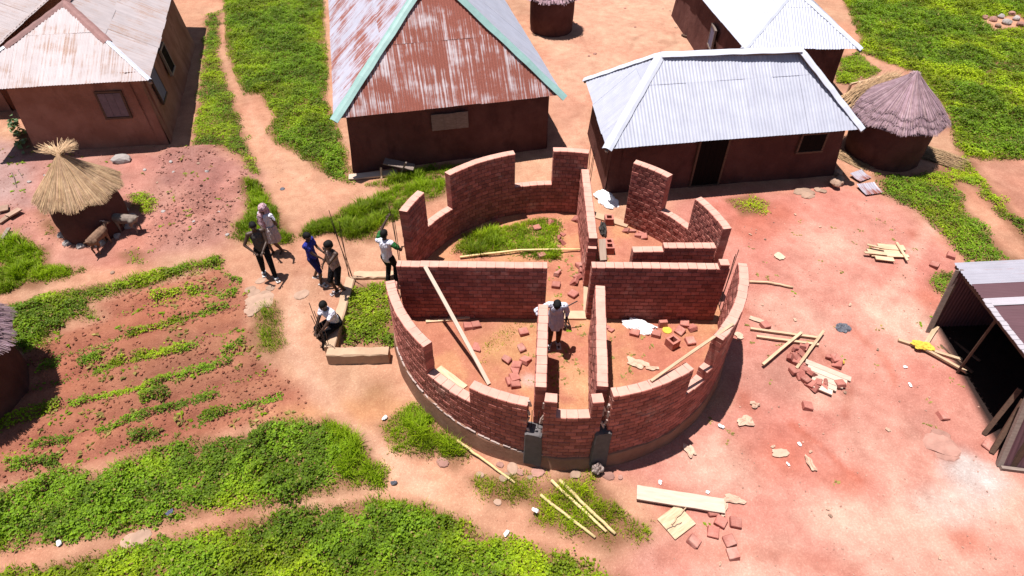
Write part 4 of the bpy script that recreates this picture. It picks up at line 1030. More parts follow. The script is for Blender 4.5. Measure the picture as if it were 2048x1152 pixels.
hut("edge_thatch_hut", "round thatched hut cut off by the left edge beside the tilled bed", (gq[0] - 1.55, gq[1] - .45), .1, 1.15, 1.15, 1.9, 1.55, 1.65, 3.0, M['mud_dark'], M['straw_grey'], 4200, 2, .3, .85, (0, 0), False, "hut", .05, .008)
hut("far_thatch_hut", "round mud hut with thatch at the top edge behind the rusty-roofed house", (.55, 17.9), .4, .95, .95, 2.1, 1.2, 1.95, 3.1, M['mud_dark'], M['straw_grey'], 1500, 2, .2, 1.5, (0, 0), False, "hut", .08, .012)
# loose straw bundle and frame on the left of the grey thatch, straw heap on its right
def straw_heap(label, c, z, L, W, ang, n, m, droop=0.0, h=.12, tn0=1.0):
    t = MB()
    for i in range(n):
        u = rnd.uniform(-.5, .5); v = rnd.uniform(-.5, .5); a = ang + rnd.gauss(0, .13); l = L * rnd.uniform(.35, .7)
        cx = c[0] + math.cos(ang) * u * L - math.sin(ang) * v * W; cy = c[1] + math.sin(ang) * u * L + math.cos(ang) * v * W
        zz = z + h * rnd.random() * (1 - 3 * v * v); d = V3(math.cos(a), math.sin(a), -droop + rnd.gauss(0, .03)); P = V3(cx, cy, zz); s = V3(-d.y, d.x, 0) * .007
        tn = tn0 * rnd.uniform(.5, 1.3); A, B = P - d * l / 2, P + d * l / 2
        t.add([A - s, A + s, B + s * .5, B - s * .5], [(0, 1, 2, 3)], (tn, tn * .95, tn * .85))
    o = t.build("straw_heap", m); tag(o, label, "straw", None, 'stuff'); return o
straw_heap("heap of dry straw lying to the right of the grey thatched hut", G3(1868, 312)[:2], gz1(*G3(1868, 312)[:2]) + .02, 1.3, .9, -.7, 700, M['straw'], 0, .15, .8)
straw_heap("straw litter between the zinc-roofed house and the grey thatched hut", G3(1690, 315)[:2], gz1(*G3(1690, 315)[:2]) + .02, 1.2, .5, 2.2, 350, M['straw'], 0, .06, 1.0)
bh = at(1745, 172, 2.3)
straw_heap("bundle of tan straw laid on the left flank of the grey thatched roof", bh[:2], 2.12, 1.9, .55, .55, 1100, M['straw'], -.35, .22, .9)
fr = thing("wooden_rack", "wooden rack with poles behind the grey thatched hut", "rack", (*at(1720, 160, 1.2)[:2], .45))
m_ = MB(); q0 = at(1702, 168, 1.4); q1 = at(1795, 148, 1.7); q2 = at(1712, 178, 1.4); q3 = at(1790, 160, 1.8)
for a, b in ((q0, q1), (q2, q3)):
    m_ = MB(); m_.bar(a, b, .06, .06); wput(m_, "rail", M['wood'], fr)
for a in (q0, q1, q2, q3):
    m_ = MB(); m_.bar((a[0], a[1], .4), a, .07, .07); wput(m_, "post", M['wood'], fr)
for k in range(4):
    m_ = MB(); A_ = Vector(q0).lerp(Vector(q1), .15 + .22 * k); B_ = Vector(q2).lerp(Vector(q3), .15 + .22 * k); m_.bar(A_ + V3(0, 0, .05), B_ + V3(0, 0, .05), .04, .04); wput(m_, "rung", M['wood'], fr)

# ================================================================== SHEET METAL SHED
sh = thing("sheet_metal_shed", "dark open shed of corrugated purple and pale metal sheets at the right edge", "shed", (10, -2, .1))
ZS = 2.0
def shed_sheet(y0, y1, m, z=0.0, x0=9.08, name=None):
    a = V3(x0, y1, ZS + z); b = V3(x0, y0, ZS + z); c = V3(13.6, y1, ZS + .35 + z); d = V3(13.6, y0, ZS + .35 + z)
    sheet_plane(sh, b, a, d, c, m, (1.0,), sheet=3.0, amp=.014, wave=.09, tones=(1.0,))
for y0, y1, m, z in ((-.62, .14, 'zinc_dull', 0), (-1.06, -.60, 'zinc_purple', .012), (-1.27, -1.04, 'zinc_white', .02), (-2.25, -1.25, 'zinc_purple', .008), (-3.2, -2.22, 'zinc_purple', .016), (-4.1, -3.18, 'zinc_dull', .0)):
    shed_sheet(y0, y1, M[m], z)
ed = MB()
for k in range(22):
    y = -1.15 - k * .13; ed.box(9.09 + rnd.uniform(-.01, .01), y, ZS + .035, .14, .12, .012)
ed.c = [(1, 1, 1)] * len(ed.v); wput(ed, "roof_edge_strip", M['zinc_white'], sh)
def shed_wall(p0, p1, z0, z1, m, top_off=(0, 0)):
    a = V3(p0[0], p0[1], z0); b = V3(p1[0], p1[1], z0); c = V3(p0[0] + top_off[0], p0[1] + top_off[1], z1); d = V3(p1[0] + top_off[0], p1[1] + top_off[1], z1)
    sheet_plane(sh, a, b, c, d, M[m], (1.0,), sheet=.84, wave=.09, amp=.012)
shed_wall((9.02, -.30), (13.5, .0), .15, 1.98, 'zinc_purple', (0, .15))         # rear wall
shed_wall((13.5, -4.2), (13.5, .05), .0, 2.3, 'zinc_purple')                   # right wall
shed_wall((8.86, -3.95), (13.5, -4.6), .0, 1.75, 'zinc_purple', (.12, .75))     # front panel leaning inwards
for a, b, w in ((at(1912, 748, .1), at(1992, 640, ZS - .1), .055), ((9.15, -3.95, 0), (9.25, -3.5, ZS), .09), (at(1968, 868, .05), at(2040, 778, 1.2), .085), (at(1983, 905, .05), at(2048, 800, 1.2), .09), (at(1893, 672, .2), at(1960, 722, .25), .05), (at(1880, 690, .2), at(1945, 745, .2), .05), ((8.9, -3.92, .02), (9.02, -3.2, 1.78), .10), ((9.1, -.35, .1), (9.12, -.1, ZS), .08), ((11.5, -4.2, 0), (11.5, -4.0, ZS), .09), ((11.5, -.2, 0), (11.5, -.1, ZS), .09)):
    m_ = MB(); m_.bar(a, b, w, w * .8); wput(m_, "post", M['wood_dark'] if w < .1 else M['wood_grey'], sh)
m_ = MB(); m_.bar((8.88, -3.99, .05), (13.4, -4.65, .05), .07, .08); wput(m_, "sill_beam", M['wood_grey'], sh)
m_ = MB(); m_.bar((9.14, .1, ZS - .07), (9.14, -4.05, ZS - .07), .07, .09); wput(m_, "eave_beam", M['wood_dark'], sh)
m_ = MB(); a_ = at(1858, 662, .3); m_.bar((a_[0], a_[1], .25), (9.05, -.1, 1.98), .12, .03); wput(m_, "edge_board", M['wood_grey'], sh)

# ================================================================== LOOSE THINGS
def loose_brick_mesh(seed, l=.21, w=.21, h=.11, broken=False):
    q = random.Random(seed); bm = bmesh.new(); bmesh.ops.create_cube(bm, size=1)
    for v in bm.verts: v.co = Vector((v.co.x * l, v.co.y * w, v.co.z * h))
    bmesh.ops.bevel(bm, geom=list(bm.edges), offset=.012, segments=1, affect='EDGES')
    if broken:
        n = Vector((q.uniform(.6, 1), q.uniform(-.5, .5), q.uniform(-.3, .3))).normalized()
        r_ = bmesh.ops.bisect_plane(bm, geom=list(bm.verts) + list(bm.edges) + list(bm.faces), plane_co=n * q.uniform(-.02, .05), plane_no=n, clear_outer=True)
        ed_ = [e for e in bm.edges if e.is_boundary]
        if ed_: bmesh.ops.holes_fill(bm, edges=ed_)
    for v in bm.verts: v.co += Vector((q.gauss(0, .004), q.gauss(0, .004), q.gauss(0, .003)))
    me = bpy.data.meshes.new("loose_brick"); bm.to_mesh(me); bm.free()
    a = me.color_attributes.new("tone", 'FLOAT_COLOR', 'POINT'); t = q.uniform(.8, 1.15); a.data.foreach_set("color", np.tile(np.array((t, t, t, 1), np.float32), (len(me.vertices), 1)).ravel())
    me.materials.append(M['brick_loose']); return me
LBM = [loose_brick_mesh(i, broken=i > 5) for i in range(10)]
def lbrick(P, label, grp=None, i=None, rz=None, tilt=.12, up_=0.055, scale=1.0):
    i = rnd.randrange(10) if i is None else i
    o = bpy.data.objects.new("loose_brick", LBM[i]); COL.objects.link(o); o.location = (P[0], P[1], P[2] + up_ - rnd.uniform(.01, .04))
    o.rotation_euler = (rnd.gauss(0, tilt), rnd.gauss(0, tilt), rnd.uniform(0, 6.28) if rz is None else rz); o.scale = (scale,) * 3
    return tag(o, label, "brick", grp)
for x, y in ((1165, 545), (1155, 556), (1148, 566), (1177, 534), (1160, 532)): lbrick(F3(x, y), "red block heaped behind the corridor man", "blocks heaped near the corridor", tilt=.4)
lbrick(F3(1112, 548), "half block lying alone just beyond the head of the corridor man", i=7); lbrick(F3(1112, 572), "reddish block just behind the head of the corridor man", i=1)
lbrick(F3(1146, 590), "flat block on the corridor floor right of the man", i=2); lbrick(F3(1074, 458), "flat block in the grass of the rear left room", i=3); lbrick(F3(1083, 512), "block half hidden in grass near the long pole", i=4)
for x, y in ((1100, 448), (1125, 470), (1127, 485), (1122, 497), (1120, 478), (990, 446), (1000, 442), (1150, 440)): lbrick(F3(x, y), "broken block piece in the rear left room", "block pieces in the rear left room", i=rnd.choice((6, 7, 8, 9)), tilt=.4, scale=rnd.uniform(.6, 1))
lbrick(F3(936, 654), "pair of joined blocks on the floor under the leaning plank", i=0, rz=.2); lbrick(F3(952, 652), "block touching the pair near the leaning plank", i=1, rz=.3)
lbrick(F3(1047, 666), "lone block near the rear corner of the front left room", i=2, rz=.3); lbrick(F3(955, 697), "broken block beside the leaning plank's shadow", i=8); lbrick(F3(1041, 699), "block beside the corridor wall in the front left room", i=9)
for x, y in ((1012, 723), (1051, 723), (1033, 732), (1028, 745), (1029, 758), (1030, 770), (1022, 764)): lbrick(F3(x, y), "block in the loose row of the front left room", "row of loose blocks in the front left room", tilt=.2)
for x, y, l_ in ((1269, 668, "block on edge left of the white sack's end"), (1312, 670, "block below the white sack"), (1359, 664, "pale block right of the yellow lid"), (1368, 650, "small block piece near the rear wall of the front right room"), (1383, 657, "darker block piece in the corner of the front right room"), (1380, 684, "flat dark block right of the hollow block")): lbrick(F3(x, y), l_, i=rnd.randrange(6), tilt=.2)
lbrick(F3(1325, 652), "upright block leaning on the rear wall of the front right room", i=0, rz=.1, tilt=.02, up_=.1).rotation_euler = (1.45, 0, .1)
for x, y in ((1215, 658), (1222, 662)): lbrick(F3(x, y), "small block crumb beside the inner corridor wall", "block crumbs by the corridor wall", i=8, scale=.6)
for x, y in ((1265, 466), (1276, 472), (1288, 475), (1252, 463), (1282, 466)): lbrick(F3(x, y), "broken block on the floor below the rear right wall", "broken blocks in the rear right room", tilt=.3, scale=.85)
heap = [(1586, 700), (1600, 698), (1614, 700), (1587, 708), (1600, 712), (1596, 706), (1580, 722), (1592, 724), (1604, 735), (1588, 744), (1600, 752), (1621, 750), (1612, 762), (1620, 770), (1632, 768), (1643, 776), (1626, 778), (1652, 770), (1610, 742), (1660, 714), (1668, 720), (1674, 730), (1678, 770), (1592, 716), (1598, 728), (1606, 746)]
for x, y in heap: lbrick(G3(x, y), "red block around the mixing board in the yard", "blocks around the mixing slab", tilt=.35, up_=.055 + rnd.uniform(0, .05))
for x, y, l_ in ((1530, 652, "lone block at the end of the crossed timbers"), (1885, 833, "single block alone near the shed"), (1614, 814, "dark broken block below the mixing slab"), (1901, 513, "block by the rear corner of the shed"), (1868, 532, "block left of the small bush by the shed"), (1975, 893, "block at the front corner of the shed")): lbrick(G3(x, y), l_, i=rnd.randrange(6))
for x, y, l_ in ((1470, 1047, "topmost block of the group under the long plank's end"), (1425, 1066, "block with pale broken face in the bottom group"), (1458, 1084, "middle right block of the bottom group"), (1387, 1084, "block next to the plywood scrap"), (1465, 1110, "lowest block of the bottom group"), (1440, 1046, "dusty block in the bottom group behind the pale-faced one"), (1424, 1024, "block under the long white plank")): lbrick(G3(x, y), l_, i=rnd.randrange(6), tilt=.15)
def hollow(P, label, rz, s=.24, h=.22):
    t = thing("hollow_block", label, "block", (P[0], P[1], P[2])); t.rotation_euler = (0, 0, rz); b = MB()
    for i, (cx, cy, sx, sy) in enumerate(((-s / 2 + .025, 0, .05, s), (s / 2 - .025, 0, .05, s), (0, -s / 2 + .025, s - .1, .05), (0, s / 2 - .025, s - .1, .05))):
        b.box(cx, cy, h / 2, sx + (.0 if i < 2 else .002), sy, h - (.0 if i < 2 else .004))
    b.box(0, 0, .01, s - .12, s - .12, .02)
    b.c = [(1.1, 1.05, 1)] * len(b.v); b.build("shell", M['brick_loose'], t)
hollow(F3(1343, 692), "hollow square block on the front right room floor", .6); hollow(F3(1217, 446), "hollow block by the rear entrance wall next to the bag", 0); hollow(F3(1218, 503), "hollow block at the foot of the narrow board", 0); hollow(F3(1218, 488), "hollow block lying beyond the narrow board", .1, .22, .12)
# boards and poles
def board(label, a, b, w, th, m, name="plank", cat="plank", grp=None):
    a = Vector(a); b = Vector(b); L = (b - a).length; bm = bmesh.new(); n = 6; vs = []
    bow = rnd.uniform(-.012, .012)
    for i in range(n + 1):
        x = -L / 2 + L * i / n; y = bow * math.sin(math.pi * i / n) + rnd.gauss(0, w * .01)
        vs.append([bm.verts.new((x, y + sy * w / 2, sz * th / 2)) for sy, sz in ((-1, -1), (1, -1), (1, 1), (-1, 1))])
    for i in range(n):
        for k in range(4): bm.faces.new((vs[i][k], vs[i][(k + 1) % 4], vs[i + 1][(k + 1) % 4], vs[i + 1][k]))
    bm.faces.new(vs[0][::-1]); bm.faces.new(vs[-1]); bmesh.ops.recalc_face_normals(bm, faces=bm.faces)
    me = bpy.data.meshes.new(name); bm.to_mesh(me); bm.free(); o = link(name, me, m); o.location = (a + b) / 2
    d = (b - a).normalized(); s = V3(0, 0, 1).cross(d).normalized(); u = d.cross(s)
    o.rotation_euler = Matrix((d, s, u)).transposed().to_euler(); return tag(o, label, cat, grp)
def pole(label, pts, r, m, cat="pole", grp=None, name="pole"):
    pts = [Vector(p) for p in pts]; c = sum(pts, V3(0, 0, 0)) / len(pts); P = []
    for i in range(len(pts) - 1):
        for k in range(5): P.append(pts[i].lerp(pts[i + 1], k / 5) - c + V3(rnd.gauss(0, .006), rnd.gauss(0, .006), 0))
    P.append(pts[-1] - c); b = MB(); b.tube(P, [r * (1.08 if i % 3 == 0 else 1) * (1 - .15 * i / len(P)) for i in range(len(P))], 8)
    return tag(b.build(name, m, None, True, c), label, cat, grp)
wtop = FLOOR + 14 * CH
a_ = at(850, 533, wtop + .02); b_ = at(978, 768, FLOOR + .03)
board("long plank leaning from the cross wall top down to the front left room floor", a_, b_, .085, .03, M['wood_new'])
def Gl(p, q, dz): return [G3(*p, dz), G3(*q, dz)]
def Fl(p, q, dz): return [F3(*p, dz), F3(*q, dz)]
board("straight pale board on the floor at the foot of the left cross wall", *Fl((834, 632), (974, 634), .04), .09, .05, M['wood_new'])
board("shorter board lying beside the straight board in the front left room", *Fl((852, 645), (940, 637), .03), .08, .04, M['wood'])
board("wide tan board resting inside the front left window opening", (*at(872, 740, 1.05)[:2], 1.05), (*at(925, 780, 1.1)[:2], 1.1), .30, .04, M['wood'])
board("long batten spanning the front right wall tops", at(1302, 762, FLOOR + 14 * CH + .03), at(1466, 648, FLOOR + 16 * CH + .03), .055, .03, M['wood'])
pole("long thin pole lying in the grass of the rear left room", [F3(920, 518, .06), F3(1040, 506, .10), F3(1166, 503, .08)], .028, M['bamboo'])
board("narrow board standing against the inner wall beside the hollow block", at(1204, 478, 1.2), at(1206, 520, .75), .18, .03, M['wood_new'])
for (p, q, l_) in (((1500, 659), (1634, 678), "upper of the two long timbers left of the mixing slab"), ((1512, 675), (1636, 692), "lower of the two long timbers left of the mixing slab")): board(l_, *Gl(p, q, .05), .065, .05, M['wood'])
for (p, q, l_) in (((1523, 735), (1600, 671), "crossing timber with its end to the lower left"), ((1590, 742), (1644, 668), "crossing timber nearest the mixing slab")): board(l_, *Gl(p, q, .11), .065, .05, M['wood'])
pole("crooked stick lying outside the right wall", [G3(1497, 565, .04), G3(1540, 568, .05), G3(1585, 577, .04)], .032, M['wood'])
board("thin timber under the yellow cloth pointing to the shed", *Gl((1795, 682), (1922, 722), .04), .08, .05, M['wood']); board("timber running from the yellow cloth into the shed's shade", *Gl((1838, 698), (1928, 748), .09), .07, .05, M['wood']); board("short timber between the yellow cloth and the shed's rear wall", *Gl((1870, 658), (1846, 696), .10), .1, .04, M['wood'])
# S poles
pole("thin pole slanting beside the lower left plinth", [G3(915, 885, .1), G3(970, 925, .08), G3(1030, 968, .05)], .028, M['bamboo'])
pole("leftmost of the three cut poles in the grass", [G3(1080, 993, .06), G3(1190, 1077, .05)], .032, M['bamboo']); pole("middle one of the three cut poles in the grass", [G3(1103, 963, .06), G3(1212, 1066, .06)], .032, M['bamboo']); pole("rightmost of the three cut poles in the grass", [G3(1119, 963, .08), G3(1170, 1015, .09), G3(1230, 1070, .06)], .036, M['bamboo'])
board("long white plank lying in front of the round house", *Gl((1272, 990), (1446, 1018), .10), .30, .045, M['wood_new'])
board("plank lying at the corner of the rusty-roofed house", *Gl((698, 357), (795, 348), .06), .28, .05, M['wood_new'])
board("grey board propped at the front of the rusty-roofed house", at(768, 322, .9), at(828, 335, .7), .35, .03, M['wood_grey']); board("narrow stake leaning by the propped grey board", G3(800, 352, .02), at(812, 325, 1.0), .07, .04, M['wood_grey']); board("short stake standing by the plank at the rusty-roofed house", G3(763, 357, .0), at(762, 335, .75), .06, .05, M['wood'])
# pile of boards in yard
for i, (p, q, w) in enumerate((((1735, 505), (1800, 505), .26), ((1755, 495), (1808, 498), .22), ((1740, 514), (1815, 516), .12), ((1748, 520), (1785, 524), .16), ((1790, 490), (1812, 527), .07), ((1725, 512), (1770, 516), .08), ((1730, 497), (1765, 504), .07))):
    board(["broad board in the small board pile of the clay yard", "upper right board of the small board pile", "long edge board of the small board pile", "lowest short board of the small board pile", "slanting lath on the small board pile", "lath sticking out left of the small board pile", "upper left lath of the small board pile"][i], *Gl(p, q, .03 + .018 * i), w, .025, M['wood'])
# mixing slab made of boards
slab = thing("mixing_board", "pale worn mixing board of several planks ringed by red blocks", "board", G3(1650, 738))
c0 = G3(1605, 712); dv = (G3(1700, 742) - G3(1605, 705)).normalized(); sv = V3(-dv.y, dv.x, 0)
for i in range(5):
    off = -.15 - i * .155; L0 = .15 + .12 * i; P0 = c0 + sv * off + dv * L0 * .6; P1 = c0 + sv * off + dv * (1.05 + .1 * rnd.random() - .07 * i); b = MB(); b.bar(P0 + V3(0, 0, .03 + .004 * (i % 2)), P1 + V3(0, 0, .02), .145, .03); wput(b, "plank", M['wood_new'], slab)
# sheets of paper / plywood / sacks : crumpled sheet builder
def scrap(name, label, P, sx, sy, rz, m, cat, crump=.02, seed=0, n=7, poly=None, grp=None, th=.004):
    """thin torn sheet lying on the ground: rectangular (poly None) or ragged outline, crumpled"""
    q = random.Random(seed); vs = [(0, 0, .012 + crump)]; fs = []; K = 24; rg = 4
    ph = [q.uniform(0, 6.28) for _ in range(4)]
    for r in range(1, rg + 1):
        for k in range(K):
            t = 2 * math.pi * k / K; c, s_ = math.cos(t), math.sin(t); e = 1 / max(abs(c), abs(s_))
            if poly: e = e ** .5 * (1 - .28 * poly * (1 + math.sin(2 * t + ph[0])) * .5 - .22 * poly * math.sin(3 * t + ph[1]) - .14 * poly * math.sin(5 * t + ph[2])) * (1 + .05 * q.gauss(0, 1))
            f = r / rg; z = .008 + crump * (.5 + .5 * math.sin(3 * f * c * 2 + ph[3]) * math.cos(4 * f * s_ + ph[0]) + .35 * q.random()) * (1 if r < rg else .4)
            vs.append((sx / 2 * f * e * c, sy / 2 * f * e * s_, z))
    for k in range(K):
        fs.append((0, 1 + k, 1 + (k + 1) % K))
        for r in range(rg - 1): fs.append((1 + r * K + k, 1 + (r + 1) * K + k, 1 + (r + 1) * K + (k + 1) % K, 1 + r * K + (k + 1) % K))
    b = MB(); b.add(vs, fs); me = b.mesh(name); o = link(name, me, m); o.location = P; o.rotation_euler = (0, 0, rz)
    so = o.modifiers.new("thickness", 'SOLIDIFY'); so.thickness = th; so.offset = 0
    return tag(o, label, cat, grp)
scrap("plywood_sheet", "square plywood scrap with a stick on it in front of the round house", G3(1352, 1045, .03), .55, .48, .6, M['wood'], "plywood", .006, 1, th=.012)
pole("short stick lying on the plywood scrap", [G3(1340, 1052, .07), G3(1372, 1018, .09)], .014, M['wood']); pole("bent wire-thin twig on the plywood scrap", [G3(1332, 1062, .05), G3(1345, 1056, .06), G3(1362, 1048, .06)], .009, M['wood_grey'])
scrap("paper_scrap", "torn cement bag paper at the right end of the long white plank", G3(1466, 1000, .02), .42, .2, -.1, M['paper'], "paper", .04, 2, poly=.7); scrap("paper_scrap", "torn strip of cement bag below the plank's right end", G3(1447, 1020, .02), .12, .36, -.4, M['paper'], "paper", .03, 3, poly=.6)
scrap("paper_scrap", "twisted white paper strip in the middle of the clay yard", G3(1619, 930, .02), .14, .36, .2, M['paper'], "paper", .06, 4, poly=.6); scrap("cardboard_piece", "flat pale cardboard left of the twisted paper strip", G3(1560, 908, .02), .36, .20, 0, M['paper'], "cardboard", .01, 5, poly=.3)
scrap("paper_scrap", "crumpled cream paper beside the round house shadow", G3(1378, 902, .02), .2, .35, .4, M['paper'], "paper", .04, 6, poly=.7); scrap("paper_scrap", "pile of torn bag paper right of the shadow of the round house", G3(1490, 845, .02), .42, .24, .1, M['paper'], "paper", .06, 7, poly=.7); scrap("paper_scrap", "faint crumpled bag paper near the heap of torn paper", G3(1508, 812, .02), .2, .18, .5, M['paper'], "paper", .05, 8, poly=.7)
scrap("cardboard_piece", "diamond-shaped cardboard in the upper part of the clay yard", G3(1558, 514, .02), .26, .28, .5, M['paper'], "cardboard", .01, 9, poly=.2)
scrap("paper_scrap", "torn cream cement bag on the front right room floor", F3(1275, 728, .02), .5, .28, -.5, M['paper'], "paper", .04, 10, poly=.7); scrap("paper_scrap", "narrow torn bag strip on the front right room floor", F3(1303, 738, .02), .32, .12, -.2, M['paper'], "paper", .03, 11, poly=.6)
scrap("paper_scrap", "scrap of bag paper near the left ends of the timbers", G3(1514, 640, .02), .42, .14, -.5, M['paper'], "paper", .02, 12, poly=.5); scrap("paper_scrap", "flat cream scrap against the right wall of the round house", G3(1478, 672, .02), .2, .24, .3, M['paper'], "paper", .02, 13, poly=.5)
for i, (x, y) in enumerate(((1575, 930), (1598, 890), (1620, 905), (1545, 895), (1690, 725 + 60), (1810, 735), (1820, 770), (1775, 860), (1640, 455), (1590, 430), (1530, 480), (1500, 470), (1550, 570), (1655, 1020), (1660, 1032), (1440, 1128), (1880, 1115), (1415, 985), (1320, 965), (1525, 610), (1700, 610), (1755, 700), (1590, 640))):
    scrap("litter_scrap", "tiny pale scrap of litter on the clay yard", G3(x, y, .01), rnd.uniform(.05, .13), rnd.uniform(.04, .08), rnd.uniform(0, 6), M[rnd.choice(('paper', 'paper', 'paper', 'stone', 'sack'))], "litter", .02, 40 + i, 3, .3, "litter on the clay yard")
for i, (x, y, l_) in enumerate(((788, 968, "dark sandal lying on the path"), (345, 1032, "pale blue scrap in the weeds by the lower path"), (770, 838, "white scrap at the edge of the lower left grass patch"), (1070, 1028, "white scrap in the grass by the cut poles"), (1013, 1068, "white scrap at the edge of the lower path"), (120, 1088, "white lid at the edge of the lower path"), (1441, 855, "pale sandal outside the right wall"))):
    scrap("litter_scrap", l_, G3(x, y, .03 if i not in (1, 3) else .15), .14, .08, rnd.uniform(0, 3), M['ash'] if i == 0 else M['bluesheet'] if i == 1 else M['sack'], "litter", .03, 80 + i, 4, .3)
def lump(name, label, P, r, m, cat, flat=.5, seed=0, sx=1.0, rz=0):
    o = link(name, rock(r, seed, flat), m); o.location = P; o.scale = (sx, 1, 1); o.rotation_euler = (0, 0, rz); return tag(o, label, cat)
def sack(name, label, P, sx, sy, sz, m, rz, seed, cat="sack"):
    bm = bmesh.new(); bmesh.ops.create_icosphere(bm, subdivisions=4, radius=1)
    for v in bm.verts:
        x, y, z = v.co; n1 = vnoise(np.array([x * 2.3 + seed]), np.array([y * 2.3 + z * 2]), 8)[0] - .5; n2 = vnoise(np.array([x * 6 + seed]), np.array([y * 6 - z * 5]), 12)[0] - .5
        k = 1 + .5 * n1 + .25 * n2; v.co = Vector((x * sx * k, y * sy * k, max(-.02, z * sz * (1 + .8 * n2))))
    me = bpy.data.meshes.new(name); bm.to_mesh(me); bm.free(); o = link(name, me, m); o.location = P; o.rotation_euler = (0, 0, rz); return tag(o, label, cat)
sack("sack", "crumpled white sack on the floor of the front right room", F3(1280, 655), .42, .20, .14, M['sack'], -.35, 1); sack("sack", "white sack lying in the sun at the corner of the new zinc-roofed house", G3(1212, 400), .30, .48, .12, M['sack'], .3, 5)
sack("plastic_bag", "black crumpled plastic bag in the middle of the clay yard", G3(1686, 655), .17, .14, .07, M['ash'], 0, 9, "bag"); sack("cloth", "yellow cloth draped over crossed timbers near the shed", G3(1842, 697, .10), .24, .13, .06, M['yellow'], -.3, 12, "cloth")
sack("mortar_lump", "pale mortar lump stuck at the foot of the right-hand concrete column", V3(.60, -4.14, .12), .11, .09, .2, M['mortar'], 0, 15, "mortar"); sack("bag", "dark bag with pale top beside the inner entrance wall", F3(1206, 462), .10, .28, .22, M['c_grey'], 0, 18, "bag")
b = MB(); b.tube([(0, 0, 0), (0, 0, .025), (0, 0, .03)], [.11, .11, .09], 20); tag(b.build("yellow_disc", M['yellow'], None, False, F3(1334, 661)), "round yellow lid on the front right room floor", "lid")
b = MB(); b.tube([(0, 0, 0), (0, 0, .06), (0, 0, .09)], [.05, .06, .03], 12); tag(b.build("plastic_cup", M['yellow'], None, False, G3(1683, 726)), "small yellow plastic piece at the right of the mixing board", "plastic")
# roofing sheets and rubble by the zinc house
for (x, y, w, h, rz, l_) in ((1719, 356, .55, .42, .5, "loose grey metal sheet nearer the zinc-roofed house"), (1738, 381, .62, .5, .25, "bent loose metal sheet at the edge of the weeds")):
    P = G3(x, y, .06); b = MB(); vs = []; fs = []; n = 24
    for i in range(n + 1):
        for j in range(5): vs.append(((i / n - .5) * w, (j / 4 - .5) * h, .012 * math.sin(i / n * w / .085 * 6.28) + .10 * (j / 4 - .3) ** 2))
    for i in range(n):
        for j in range(4): fs.append((i * 5 + j, (i + 1) * 5 + j, (i + 1) * 5 + j + 1, i * 5 + j + 1))
    b.add(vs, fs, (.8, .76, .76)); me = b.mesh("metal_sheet", True); uvl = me.uv_layers.new(name="uv"); li = np.empty(len(me.loops), np.int32); me.loops.foreach_get("vertex_index", li); uvl.data.foreach_set("uv", np.array([(v[0], v[1]) for v in vs], np.float32)[li].ravel())
    o = link("metal_sheet", me, M['zinc_some']); o.location = P; o.rotation_euler = (.05, .04, rz); tag(o, l_, "metal sheet")
for i, (x, y) in enumerate(((1668, 362), (1676, 368), (1670, 376), (1680, 358), (1674, 350), (1664, 372))): tag(lump("stone", "reddish stone heaped at the zinc house corner", G3(x, y, .08 * (i % 3)), .15, M['stone'], "stone", .8, i), None, None, "stones at the zinc house corner")
for i, (x, y) in enumerate(((1610, 382), (1622, 386), (1636, 380), (1645, 383), (1600, 385), (1615, 392))): tag(lump("rubble_piece", "pale rubble piece before the zinc house", G3(x, y, .02), rnd.uniform(.1, .2), M['stone'], "rubble", .35, 20 + i, 1.3), None, None, "rubble before the zinc house")
for i, (x, y, r) in enumerate(((1985, 42, .2), (2000, 36, .16), (2012, 48, .22), (2030, 40, .18), (2040, 52, .2), (1968, 38, .15), (1995, 54, .14), (2022, 30, .16))): tag(lump("rubble_piece", "pale rubble piece among weeds at the upper right", G3(x, y, .08), r, M[rnd.choice(('stone', 'stone_red', 'stone_grey'))], "rubble", .7, 160 + i), None, None, "rubble in the upper right weeds")
pole("dark curved stick lying in the courtyard beside the far zinc-roofed house", [G3(1363, 72, .05), G3(1372, 76, .07), G3(1382, 69, .05)], .05, M['wood_dark'])
for i, (x, y) in enumerate(((1270, 55), (1326, 18), (1340, 22), (1352, 55), (1150, 74), (1190, 108), (1178, 112), (1250, 16))): tag(lump("pebble", "small stone on the courtyard between the houses", G3(x, y, .01), rnd.uniform(.04, .10), M[rnd.choice(('stone', 'stone_red'))], "stone", .5, 180 + i), None, None, "pebbles on the courtyard")
# flat stones
for i, (x, y, r) in enumerate(((523, 600, .34), (508, 585, .16), (500, 578, .13), (512, 612, .28), (498, 598, .12), (530, 587, .15), (500, 628, .1), (540, 575, .12), (520, 560, .13), (603, 588, .18))):
    tag(lump("flat_stone", "pale flat stone near the standing people", G3(x, y, .0), r, M['stone'], "stone", .16, 50 + i, 1.2, rnd.uniform(0, 3)), None, None, "flat stones beside the bed")
for i, (x, y, r, l_) in enumerate(((1885, 890, .34, "large flat reddish stone in front of the shed"), (1893, 905, .22, "smaller flat stone tucked against the large flat one"), (1880, 866 + 7, .2, "rear flat stone behind the large flat one"), (280, 1075, .17, "pale stone on the lower path"), (257, 1080, .14, "thin slab on the lower path beside the pale stone"))): lump("flat_stone", l_, G3(x, y), r, M['stone_red' if i < 3 else 'stone'], "stone", .18, 70 + i, 1.25, .2 * i)
lump("stone", "big pale stone at the foot of the mud house behind the granary", G3(243, 322, .05), .26, M['stone_grey'], "stone", .6, 90, 1.3); lump("stone", "grey stone at the left edge below the cut-off thatched hut", G3(6, 826, .03), .14, M['stone_grey'], "stone", .7, 91); lump("stone", "flat stone on the ground by the path junction", G3(565, 378), .08, M['ash'], "stone", .5, 92)
